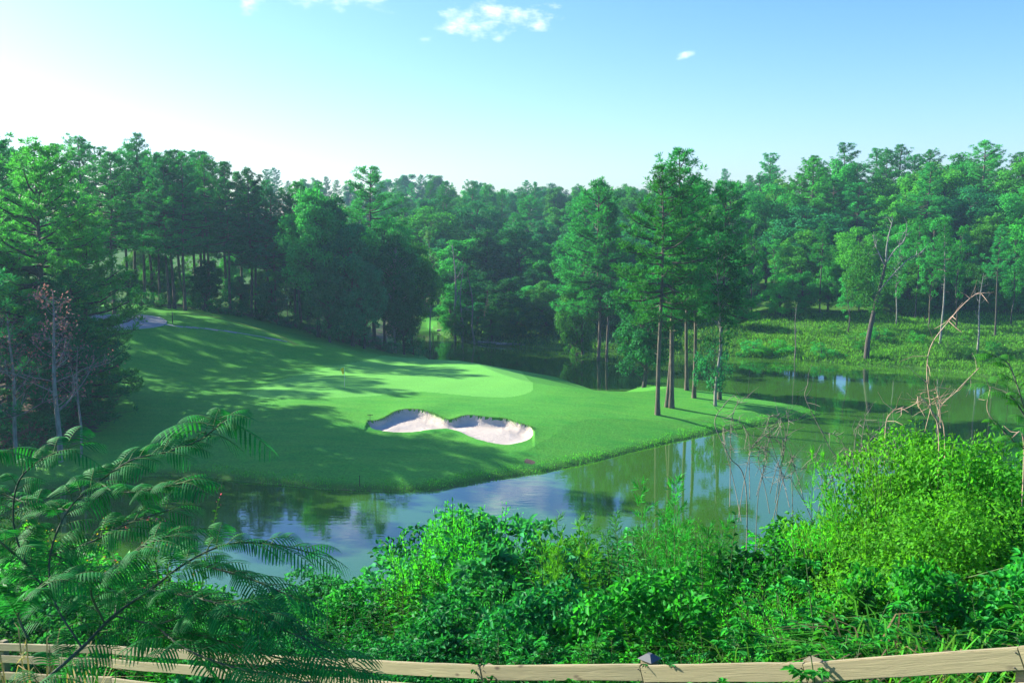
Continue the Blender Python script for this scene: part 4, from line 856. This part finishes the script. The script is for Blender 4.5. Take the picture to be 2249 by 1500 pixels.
fg(PINKP, 'flowering_plant', 'plant tipped with small pink flowers against the dark water', 'flower', 362, 7.0, 1098, w=.9, mat='f_mid')
fg(PINKP, 'flowering_plant', 'shorter plant with one pink tip left of the pink flowered plant', 'flower', 330, 6.4, 1145, w=.6, mat='f_mid')
fg(YELP, 'flowering_plant', 'lime leaved plant with yellow flowers at the left under the mimosa', 'flower', 75, 6.5, 1120, w=1.2, mat='f_lime')
fg(YELP, 'flowering_plant', 'second lime plant with yellow flowers beside the brown water', 'flower', 150, 8.0, 1150, w=1.0, mat='f_lime')
fg(FN[0], 'fine_leaved_bush', 'upright bright sprigs standing out of the big round bush', 'bush', 2075, 5.0, 918, w=.9, mat='f_lime')
fg(FNB, 'fine_leaved_bush', 'rounded bright bush below and right of the big round bush', 'bush', 2130, 3.6, 1090, w=1.0, mat='f_lime')
fg(FN[0], 'fine_leaved_bush', 'airy bright bush between dead twigs and the big round bush', 'bush', 1870, 4.2, 1140, w=.9, mat='f_lime')
for px, top in [(1700, 1440), (1960, 1380), (2050, 1362), (2120, 1376), (2180, 1390), (2010, 1400)]:
    fg(GR[2 if px in (2050,) else 0], 'grass_tuft', 'arching grass tuft with drooping seed heads behind the right stretch of fence', 'grass tuft', px, .8, top, 'seeding grass tufts behind the fence', 1.3)
fg(SH[4], 'creeper', 'broad leaved creeper spilling over the top of the fence rail', 'creeper', 1860, .18, 1405, w=1.5, mat='f_mid')
fg(SH[4], 'creeper', 'leafy sprig poking over the fence left of the capped post', 'creeper', 1290, .18, 1420, w=1.2, mat='f_mid')
fg(SH[2], 'creeper', 'small sprig crossing the fence right of the capped post', 'creeper', 1560, .18, 1425, w=1.2, mat='f_deep')
fg(SH[3], 'creeper', 'dark creeper climbing over the fence joint in the middle', 'creeper', 1095, .16, 1385, w=1.0, mat='f_deep')
fg(SH[4], 'leafy_shrub', 'large leaved shrub bulging out behind the right half of the fence', 'shrub', 1850, 1.2, 1240, w=1.0, mat='f_mid')
# under-storey so that no bare slope shows between the plants
g = np.random.default_rng(12)
n = 9000; uu = g.uniform(-520, 2760, n); yy = np.interp(uu, FX, FD) + g.uniform(.3, 1, n) ** 1.5 * 26 - 1.2
ux = (uu - 1124.5) / F * yy; pts = np.c_[ux, yy, np.zeros(n)]
def understorey():
    mb = MB(); r = g; k = 7
    P = np.repeat(pts, k, 0) + np.c_[r.normal(0, .25, (n * k, 2)), np.zeros(n * k)]; P[:, 2] = ground(P[:, 0], P[:, 1]) + r.uniform(.05, .55, n * k)
    P = P[P[:, 2] > .1]; m = len(P)
    mb.leaves(P, rand_dirs(r, m) + [0, 0, .3], rand_dirs(r, m) * .6 + [0, 0, 1], r.uniform(.07, .16, m), r.uniform(.03, .06, m), .2)
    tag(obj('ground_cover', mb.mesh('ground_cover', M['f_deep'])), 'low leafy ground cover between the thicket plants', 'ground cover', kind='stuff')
understorey()
yy = g.uniform(3.4, 15, 5200); uu = g.uniform(-300, 2500, 5200); yy = np.interp(uu, FX, FD) - g.uniform(-.25, 2.6, 5200); yy = np.maximum(yy, 2.2)
herbage('near_grass', 'bright green grass along the near side of the fence', np.c_[(uu - 1124.5) / F * yy, yy, 0 * yy], 9, .16, .012, ['grass', 'grass', 'herb'], 14, spread=.12)

# ---- fence
m, N, L, B = nodes('weathered_timber')
tcd = N_(N, 'ShaderNodeTexCoord'); mp = N_(N, 'ShaderNodeMapping', Scale=(1.5, 30, 30)); L.new(tcd.outputs['Object'], mp.inputs[0])
oi = N_(N, 'ShaderNodeObjectInfo'); va = N_(N, 'ShaderNodeVectorMath', operation='ADD'); L.new(mp.outputs[0], va.inputs[0]); L.new(oi.outputs['Random'], va.inputs[1])
nz = N_(N, 'ShaderNodeTexNoise', Scale=1.6, Detail=6.0, Roughness=.65, Distortion=1.2); L.new(va.outputs[0], nz.inputs['Vector'])
n2 = N_(N, 'ShaderNodeTexNoise', Scale=2.2, Detail=3.0); L.new(tcd.outputs['Object'], n2.inputs['Vector'])
col = mixc(N, L, nz.outputs[0], (.12, .09, .042), (.43, .355, .19)); col = mixc(N, L, n2.outputs[0], col, mixc(N, L, .5, col, (.18, .20, .13)))
vo = N_(N, 'ShaderNodeTexVoronoi', Scale=2.6); mpk = N_(N, 'ShaderNodeMapping', Scale=(1, 2.2, 2.2)); L.new(tcd.outputs['Object'], mpk.inputs[0]); va2 = N_(N, 'ShaderNodeVectorMath', operation='ADD'); L.new(mpk.outputs[0], va2.inputs[0]); L.new(oi.outputs['Random'], va2.inputs[1]); L.new(va2.outputs[0], vo.inputs['Vector'])
kr = N_(N, 'ShaderNodeMapRange'); kr.inputs['From Min'].default_value = .03; kr.inputs['From Max'].default_value = .11; kr.inputs['To Min'].default_value = .85; kr.inputs['To Max'].default_value = 0; L.new(vo.outputs['Distance'], kr.inputs['Value'])
col = mixc(N, L, kr.outputs[0], col, (.05, .032, .02))
L.new(col, B.inputs['Base Color']); B.inputs['Roughness'].default_value = .85
bpn = N_(N, 'ShaderNodeBump', Strength=.4, Distance=.01); L.new(nz.outputs[0], bpn.inputs['Height']); L.new(bpn.outputs[0], B.inputs['Normal'])
M['timber'] = m
m, N, L, B = nodes('post_cap_metal'); B.inputs['Base Color'].default_value = (.09, .10, .105, 1); B.inputs['Roughness'].default_value = .6; M['cap'] = m
m, N, L, B = nodes('nail_heads'); B.inputs['Base Color'].default_value = (.05, .045, .04, 1); B.inputs['Roughness'].default_value = .6; M['nail'] = m
def board(a, b, h, th, parent, name='rail', vert=False):
    """plank from a to b (top edge line), with bevelled edges, in its own local frame"""
    a, b = np.array(a), np.array(b); L_ = np.linalg.norm(b - a); me = bpy.data.meshes.new('fence_' + name)
    import bmesh
    bm = bmesh.new(); bmesh.ops.create_cube(bm, size=1)
    for v in bm.verts: v.co = Vector((v.co.x * (L_ - .004), v.co.y * th, v.co.z * h))
    bmesh.ops.subdivide_edges(bm, edges=[e for e in bm.edges if abs(e.verts[0].co.x - e.verts[1].co.x) > .1], cuts=7)
    for v in bm.verts:
        v.co.z += .006 * math.sin(v.co.x * 2.1 + a[0]) + random.uniform(-.002, .002); v.co.y += .004 * math.sin(v.co.x * 1.7 + a[1])
    bmesh.ops.bevel(bm, geom=[e for e in bm.edges if e.calc_face_angle(0) > 1.0], offset=.005, segments=2, affect='EDGES')
    bm.to_mesh(me); bm.free(); me.materials.append(M['timber'])
    o = obj(name, me, parent); d = Vector(b - a); o.location = Vector((a + b) / 2) - Vector((0, 0, h / 2))
    o.rotation_euler = d.to_track_quat('X', 'Z').to_euler(); return o
tops = [(-420, 1400, 17.2), (0, 1413, 14.6), (244, 1417, 13.0), (541, 1437, 10.6), (763, 1447, 9.0), (1060, 1460, 7.55), (1413, 1461, 6.5), (1773, 1458, 5.6), (2249, 1422, 4.72), (2800, 1372, 3.9)]
TP_ = [at_y(*t) for t in tops]
fence = thing('wooden_fence', 'weathered plank fence running along the bottom of the picture', 'fence', (0, 0, 0))
for i in range(len(TP_) - 1):
    a, b = TP_[i], TP_[i + 1]; dr = unit((b - a) * [1, 1, 0]); nrm = np.array([dr[1], -dr[0], 0])       # toward the camera side
    if nrm[1] > 0: nrm = -nrm
    for k, off in enumerate((0, .19, .46)):
        if i % 2 == 0 and k: off += .004
        board(a - [0, 0, off], b - [0, 0, off], .112, .036, fence)
for i, t in enumerate(tops):
    p = TP_[i]; a = TP_[max(0, i - 1)]; b = TP_[min(len(TP_) - 1, i + 1)]; dr = unit((b - a) * [1, 1, 0]); nrm = np.array([dr[1], -dr[0], 0]); nrm = -nrm if nrm[1] > 0 else nrm
    if i == 2: continue
    c = p - nrm * .068; gzv = gz(c[0], c[1]); H_ = p[2] - gzv + {1: .03, 6: .03, 7: .008}.get(i, -.03)
    me = bpy.data.meshes.new('fence_post'); import bmesh
    bm = bmesh.new(); bmesh.ops.create_cube(bm, size=1); w = .09
    for v in bm.verts: v.co = Vector((v.co.x * w, v.co.y * w, v.co.z * (H_ + .3)))
    bmesh.ops.bevel(bm, geom=bm.edges[:], offset=.006, segments=2, affect='EDGES'); bm.to_mesh(me); bm.free(); me.materials.append(M['timber'])
    o = obj('post', me, fence); o.location = (c[0], c[1], gzv + (H_ + .3) / 2 - .3); o.rotation_euler = (0, 0, math.atan2(dr[1], dr[0]))
    if i == 6:
        bm = bmesh.new(); bmesh.ops.create_cone(bm, cap_ends=True, segments=4, radius1=.085, radius2=.02, depth=.035); me = bpy.data.meshes.new('post_cap')
        bmesh.ops.rotate(bm, verts=bm.verts, matrix=__import__('mathutils').Matrix.Rotation(R(45), 3, 'Z')); bm.to_mesh(me); bm.free(); me.materials.append(M['cap'])
        cc = obj('post_cap', me, o); cc.location = (0, 0, (H_ + .3) / 2 + .018)
    if 0 < i < 9:
        for k, off in enumerate((.03, .11, .22, .30)):
            for sx in (-.03, .03):
                q = p + dr * sx + nrm * .0185 - [0, 0, off]; nb = MB(); nb.tube([q - nrm * .004, q + nrm * .0035], [.0045, .0045], 6)
                obj('nail', nb.mesh('rail_nail', M['nail']), fence)

# ---- mimosa (silk tree) in front of the fence on the left
def frond_geo(lf, st, r, base, d, L, n=9, droop=.45):
    d = unit(d); t = np.linspace(0, 1, n + 3); pts = base + d * L * t[:, None] + np.array([0, 0, -1.]) * (droop * L * t ** 2)[:, None]
    st.tube(pts[::2], np.linspace(.0035, .0012, len(pts[::2])), 3)
    tg = unit(np.gradient(pts, axis=0)); P, D, Nn, Ln, Wd = [], [], [], [], []
    roll = r.normal(0, .25)
    for i in range(3, n + 3):
        u = (i - 2) / n; pl = L * .43 * (math.sin(math.pi * (u * .78 + .18))) ** .7
        s0 = unit(np.cross(tg[i], [0, 0, 1.])); nn = unit(np.cross(s0, tg[i]))
        for sg in (-1, 1):
            pd = unit(s0 * sg + tg[i] * .62 + nn * (sg * roll - .1)); m = 17; v = np.linspace(0, 1, m)
            q = pts[i] + pd * pl * v[:, None] + np.array([0, 0, -1.]) * (pl * .42 * v ** 2)[:, None]
            qd = unit(np.gradient(q, axis=0)); qs = unit(np.cross(qd, nn))
            lw = pl * .058 * np.sin(math.pi * (v * .86 + .12)) ** .6
            alt = np.where(np.arange(m) % 2, 1.0, .72)[:, None]; qn = np.cross(qs, qd)
            vv = np.stack([q + qs * lw[:, None] * alt - qn * lw[:, None] * .25, q, q - qs * lw[:, None] * alt - qn * lw[:, None] * .25], 1).reshape(-1, 3)
            fi = np.array([[3 * k, 3 * k + 1, 3 * k + 4, 3 * k + 3] for k in range(m - 1)] + [[3 * k + 1, 3 * k + 2, 3 * k + 5, 3 * k + 4] for k in range(m - 1)]); lf.add(vv, fi)
def mimosa(name, label, branches, extra, seed, mat, spacing=.085, size=.34, r0=.013, tip_dens=1.):
    """branches: list of [(px,py,Y)...]; fronds set along them"""
    r = np.random.default_rng(seed); st = MB(); lf = MB(); tw = MB()
    root = at_y(*branches[0][0]); gr = gz(root[0], root[1]); t = thing(name, label, 'tree', (root[0], root[1], gr)); o = np.array([root[0], root[1], gr])
    for bi, br in enumerate(branches):
        q = np.array([at_y(*b) for b in br]) - o
        if bi == 0: q = np.vstack([[0, 0, -.2], q])
        q = curve(q, 10 * len(q)); n = len(q); rad = np.linspace(r0 if bi == 0 else r0 * .55, .005, n); st.tube(q, rad, 6)
        s = np.r_[0, np.cumsum(np.linalg.norm(np.diff(q, axis=0), axis=1))]; i = 0
        start = .35 if bi == 0 else .1
        for d in np.arange(s[-1] * start, s[-1], spacing / tip_dens):
            p = np.array([np.interp(d, s, q[:, k]) for k in range(3)]); p2 = np.array([np.interp(min(d + .05, s[-1]), s, q[:, k]) for k in range(3)])
            tg = unit(p2 - p) if d < s[-1] - .02 else unit(q[-1] - q[-3]); i += 1
            sd = unit(np.cross(tg, [0, 0, 1.]) + 1e-4) * (1 if i % 2 else -1)
            dd = sd * r.uniform(.5, 1.1) + tg * r.uniform(.4, .9) + np.array([0, 0, r.uniform(.05, .5)])
            dd[1] *= .4
            frond_geo(lf, tw, r, p, dd, size * r.uniform(.7, 1.15), droop=r.uniform(.3, .6))
        frond_geo(lf, tw, r, q[-1], unit(q[-1] - q[-4]) + [0, 0, .2], size)
    for (px, py, Y), (tx, ty) in extra:
        a = at_y(px, py, Y); b = at_y(tx, ty, Y + r.uniform(-.1, .15)); frond_geo(lf, tw, r, a - o, (b - a) / np.linalg.norm(b - a) + [0, 0, .3], np.linalg.norm(b - a) * 1.05)
    obj('branches', st.mesh('mimosa_branches', M['mimosa_bark'], smooth=True), t); obj('leaf_stalks', tw.mesh('mimosa_stalks', M['stem']), t); obj('foliage', lf.mesh('mimosa_foliage', M[mat]), t)
mimosa('mimosa_tree', 'large mimosa with ferny fronds reaching across the lower left', [
    [(60, 1560, 5.4), (95, 1500, 5.5), (180, 1422, 5.7), (252, 1350, 5.9), (330, 1295, 6.1), (410, 1235, 6.3), (500, 1195, 6.5), (600, 1195, 6.6), (690, 1215, 6.7)],
    [(252, 1352, 5.9), (340, 1372, 5.8), (440, 1395, 5.7), (560, 1430, 5.6), (680, 1460, 5.6), (770, 1470, 5.6)],
    [(180, 1422, 5.7), (120, 1320, 5.9), (110, 1220, 6.1), (150, 1120, 6.3), (215, 1060, 6.5), (290, 1010, 6.6), (370, 992, 6.7), (440, 965, 6.8), (490, 925, 6.9)],
    [(120, 1320, 5.9), (60, 1240, 6.0), (30, 1150, 6.1), (40, 1060, 6.2), (90, 1010, 6.3), (150, 985, 6.4)],
    [(110, 1220, 6.1), (200, 1190, 6.1), (280, 1150, 6.2), (370, 1120, 6.4)],
    [(230, 1370, 5.85), (200, 1290, 5.7), (260, 1240, 5.6), (330, 1190, 5.6), (400, 1170, 5.7)],
    [(252, 1352, 5.9), (250, 1300, 6.3), (170, 1250, 6.4), (90, 1200, 6.5), (20, 1180, 6.5), (-60, 1170, 6.5)],
    [(60, 1240, 6.0), (-20, 1170, 5.8), (-90, 1080, 5.8), (-60, 1010, 6.0), (10, 990, 6.2)],
    [(330, 1295, 6.1), (420, 1310, 5.7), (500, 1330, 5.5), (600, 1350, 5.5)],
    [(150, 1120, 6.3), (80, 1110, 6.6), (20, 1090, 6.8), (-40, 1060, 6.8)],
    [(60, 1400, 5.3), (40, 1340, 5.3), (90, 1290, 5.3), (160, 1270, 5.4)],
    [(340, 1372, 5.8), (430, 1350, 5.6), (540, 1360, 5.5), (640, 1390, 5.4), (720, 1430, 5.4)],
    [(340, 1372, 5.8), (400, 1420, 5.4), (480, 1455, 5.3), (580, 1480, 5.2), (680, 1500, 5.2)],
    [(410, 1235, 6.3), (480, 1250, 6.0), (560, 1275, 5.9), (640, 1310, 5.8)],
    [(215, 1060, 6.5), (260, 1080, 6.2), (330, 1075, 6.0), (400, 1060, 6.0)],
], [((470, 925, 6.9), (400, 900)), ((480, 920, 6.9), (560, 905)), ((485, 925, 6.9), (590, 975)), ((470, 935, 6.8), (350, 930)), ((450, 950, 6.8), (340, 960)), ((460, 950, 6.8), (530, 985))], 5, 'mimosa', spacing=.037, size=.265)
mimosa('mimosa_tree', 'small bright mimosa sprays hanging in at the right picture edge', [
    [(2330, 1150, 7.0), (2300, 1000, 7.2), (2260, 930, 7.3), (2220, 870, 7.4), (2180, 850, 7.5)], [(2260, 930, 7.3), (2235, 850, 7.4), (2215, 800, 7.5), (2190, 785, 7.5)], [(2300, 1000, 7.2), (2240, 980, 7.2), (2200, 940, 7.2)]], [], 8, 'mimosa_lit', spacing=.05, size=.2, r0=.01)

# ---- bare canes and dead twigs on the right
def cane_thing(name, label, paths, D0, mat, seed, twigs=6, r0=.012):
    r = np.random.default_rng(seed); mb = MB(); root = None
    for path in paths:
        q = np.array([at_y(px, py, D0 + (dy[0] if dy else 0)) for px, py, *dy in path])
        if root is None:
            root = q[0].copy(); g_ = gz(root[0], root[1]); o = np.array([root[0], root[1], g_]); t = thing(name, label, 'dead branch', tuple(o)); q = np.vstack([o - [0, 0, .1], q])
        c = curve(q - o, 9 * len(q)); mb.tube(c, np.linspace(r0, .003, len(c)), 5)
        for _ in range(twigs):
            i = r.integers(len(c) // 3, len(c)); d = unit(r.normal(0, 1, 3) + [0, 0, .3]); L = r.uniform(.06, .3); mb.tube([c[i], c[i] + d * L * .5 + r.normal(0, .02, 3), c[i] + d * L], [.004, .003, .0015], 3)
    obj('stems', mb.mesh('dead_stems', M[mat], smooth=True), t)
cane_thing('bare_cane', 'tall arching bare pinkish cane curving over the right shore', [[(2062, 1000), (2045, 900), (2036, 820), (2045, 760), (2080, 710), (2120, 665), (2150, 643), (2158, 650)], [(2066, 940), (2064, 890), (2055, 850)], [(2066, 935), (2035, 885), (2012, 868)]], 9.6, 'cane', 1, 14, .007)
cane_thing('bare_cane', 'straight bare cane leaning right beside the tall arching cane', [[(2075, 1000), (2062, 905), (2100, 860), (2150, 808)], [(2064, 908), (2050, 870)]], 9.7, 'cane', 2, 5, .007)
cane_thing('bare_cane', 'bare bent cane in front of the mimosa sprays at right edge', [[(2249, 1000), (2215, 960), (2170, 905), (2175, 850)]], 9.0, 'cane', 3, 4, .008)
gd = random.Random(5)
for k, (x0, x1, lab) in enumerate([(1600, 1700, 'left clump of dead grey twigs standing against the pond'), (1690, 1830, 'middle tangle of dead grey twigs standing against the pond'), (1820, 1960, 'right tangle of dead twigs left of the bright round bush')]):
    paths = []
    for j in range([7, 10, 10][k]):
        x = gd.uniform(x0, x1); y0 = gd.uniform(1080, 1150); h = gd.uniform(90, 240); lean = gd.uniform(-70, 45); hook = gd.uniform(-50, 50)
        paths.append([(x, y0, gd.uniform(-.4, .4)), (x + lean * .3, y0 - h * .4), (x + lean * .7, y0 - h * .8), (x + lean + hook * .4, y0 - h), (x + lean + hook, y0 - h - 8)])
    cane_thing('dead_twigs', lab, paths, 12.2, 'deadwood', 30 + k, 12, .005)
cane_thing('bare_cane', 'arching dead cane hooked to the right near the tip of the point', [[(1640, 1090), (1600, 1000), (1570, 930), (1590, 890), (1612, 868)]], 12., 'deadwood', 40, 5, .008)
cane_thing('bare_cane', 'long thin dead cane curving up before the far water', [[(1860, 1080), (1820, 980), (1785, 910), (1768, 870), (1774, 843)]], 12., 'deadwood', 41, 5, .008)
cane_thing('bare_cane', 'reddish upright dead stalk at the left of the bright round bush', [[(1942, 1130), (1943, 1020), (1946, 930), (1960, 905), (1985, 893)]], 10.5, 'cane', 42, 9, .008)

# ---- lower left corner plants
def blades(name, label, cat, px, D, tops_, wd, mat, seed, lean=.1, n=9):
    r = np.random.default_rng(seed); x, y = at_d(px, D); z = gz(x, y); t = thing(name, label, cat, (x, y, z)); mb = MB()
    for i in range(n):
        h = at_y(px, tops_, y)[2] - z; h *= r.uniform(.6, 1.); a = r.uniform(0, 6.28); d = np.array([math.cos(a), math.sin(a), 0]) * h * lean * r.uniform(.3, 1.6); b = np.array([r.normal(0, .06), r.normal(0, .06), -.03])
        q = curve([b, b + d * .4 + [0, 0, h * .6], b + d + [0, 0, h]], 8); s = unit(np.cross(q[-1] - q[0], [0, 1., .2])) * wd / 2; w = np.sin(np.linspace(.9, math.pi, len(q))) + .03
        v = np.array([p + sg * s * ww for p, ww in zip(q, w) for sg in (-1, 1)]); mb.add(v, [[2 * k, 2 * k + 1, 2 * k + 3, 2 * k + 2] for k in range(len(q) - 1)])
    obj('blades', mb.mesh('plant_blades', M[mat]), t)
blades('iris_plant', 'sword leaved plant at the foot of the mimosa before the fence', 'plant', 148, 6.8, 1375, .035, 'f_mid', 3, .12, 9)
blades('dry_stalks', 'dark thin upright stalks in front of the left fence', 'plant', 105, 8.0, 1370, .010, 'bark_dark', 4, .06, 8)
put(GR[2], 'grass_tuft', 'pale shaggy tuft in the lower left corner', 'grass tuft', 18, 6.5, top=1395, w=.8)
put(FE[1], 'feathery_weed', 'greyish feathery weed in the lower left corner before the fence', 'weed', 30, 7.0, top=1400, w=.6, mats={'foliage': 'f_blue'})

# ---- golf flag, post on the hill, small marker stake
def flag():
    p = march(757, 851, ground); t = thing('golf_flagstick', 'white flagstick with small orange flag on the putting green', 'flagstick', tuple(p))
    mw, N, L, B = nodes('flagstick_paint'); B.inputs['Base Color'].default_value = (.75, .75, .62, 1); B.inputs['Roughness'].default_value = .4
    mo, N, L, B = nodes('flag_cloth'); B.inputs['Base Color'].default_value = (.95, .6, .03, 1); B.inputs['Roughness'].default_value = .8
    mh, N, L, B = nodes('cup_dark'); B.inputs['Base Color'].default_value = (.01, .01, .01, 1)
    mb = MB(); mb.tube([[0, 0, -.05], [0, 0, 1.2], [-.02, 0, 2.2]], [.024, .022, .02], 8); obj('pole', mb.mesh('flag_pole', mw, smooth=True), t)
    mb = MB(); u, v = np.meshgrid(np.linspace(0, 1, 9), np.linspace(0, 1, 9))
    X = -.015 - .55 * u * (.30 + .4 * v); Z = 2.16 - .62 * (1 - v) - .22 * u; Y = .05 * np.sin(u * 7 + v * 2) * u
    vv = np.stack([X, Y, Z], -1).reshape(-1, 3); mb.add(vv, [[i * 9 + j, i * 9 + j + 1, i * 9 + j + 10, i * 9 + j + 9] for i in range(8) for j in range(8)])
    obj('flag', mb.mesh('flag_cloth', mo, smooth=True), t)
    mb = MB(); mb.tube([[0, 0, -.01], [0, 0, .012]], [.06, .06], 12); obj('cup', mb.mesh('hole_cup', mh), t)
flag()
def stake(name, label, px, base, h, r0, mat):
    p = march(px, base, ground); t = thing(name, label, 'post', tuple(p)); mb = MB(); mb.tube([[0, 0, -.1], [0, 0, h * .5], [.01, 0, h]], [r0, r0, r0 * .9], 8); obj('shaft', mb.mesh('post_shaft', M[mat]), t)
    mb = MB(); mb.tube([[.01, 0, h], [.01, 0, h + .06]], [r0 * 1.25, r0 * .6], 8); obj('top', mb.mesh('post_top', M[mat]), t)
stake('marker_post', 'dark marker post standing beside the end of the cart path', 379, 711, 1.45, .06, 'bark_dark')
stake('marker_stake', 'short dark stake at the water edge below the bunker', 790, 1068, .8, .03, 'bark_dark')
def rake():
    p = march(812, 935, ground); t = thing('bunker_rake', 'rake standing at the left tip of the sand bunker', 'rake', tuple(p)); mb = MB(); mb.tube([[0, 0, 0], [.05, .05, 1.0]], [.02, .02], 6); obj('handle', mb.mesh('rake_handle', M['bark_dark']), t)
    mb = MB(); mb.tube([[-.2, .05, 1.0], [.3, .05, 1.0]], [.025, .025], 6)
    for k in range(6): mb.tube([[-.18 + .09 * k, .05, 1.0], [-.18 + .09 * k, -.02, .92]], [.01, .006], 4)
    obj('head', mb.mesh('rake_head', M['bark_dark']), t)
rake()
# fallen logs on the cove shore, stones under the bank
for i, (a, b, lab) in enumerate([((1050, 752), (1120, 757), 'grey fallen log along the cove shore beside the leaning snag'), ((1090, 756), (1165, 759), 'second fallen log lying along the cove shore'), ((960, 726), (1010, 728), 'log lying level in the shallows by the grey snags')]):
    p, q = at_z(*a, .25), at_z(*b, .2); t = thing('fallen_log', lab, 'log', tuple(p)); mb = MB(); c = curve([np.zeros(3), (q - p) * .5 + [0, 0, .15], q - p], 10); mb.tube(c, np.linspace(.22, .1, len(c)), 7)
    for k in (3, 5, 7): mb.tube([c[k], c[k] + [.2, -.3, .9 - .05 * k]], [.06, .02], 4)
    obj('trunk', mb.mesh('log_trunk', M['bark_grey'], smooth=True), t)

# ------------------------------------------------------------------ haze
def haze():
    mb = MB(); x0, x1, y0, y1, z0, z1 = -460, 460, -32, 620, -4, 62
    vs = [(x, y, z) for z in (z0, z1) for y in (y0, y1) for x in (x0, x1)]
    mb.add(vs, [[0, 2, 3, 1], [4, 5, 7, 6], [0, 1, 5, 4], [2, 6, 7, 3], [0, 4, 6, 2], [1, 3, 7, 5]])
    m = bpy.data.materials.new('summer_haze'); m.use_nodes = True; nt = m.node_tree
    for n in list(nt.nodes): nt.nodes.remove(n)
    o = nt.nodes.new('ShaderNodeOutputMaterial'); v = nt.nodes.new('ShaderNodeVolumePrincipled')
    v.inputs['Density'].default_value = .00028; v.inputs['Color'].default_value = (.45, .78, 1, 1); v.inputs['Anisotropy'].default_value = .2
    nt.links.new(v.outputs[0], o.inputs['Volume']); tag(obj('haze', mb.mesh('haze', m)), 'thin summer haze over the valley', 'haze', kind='stuff')
haze()
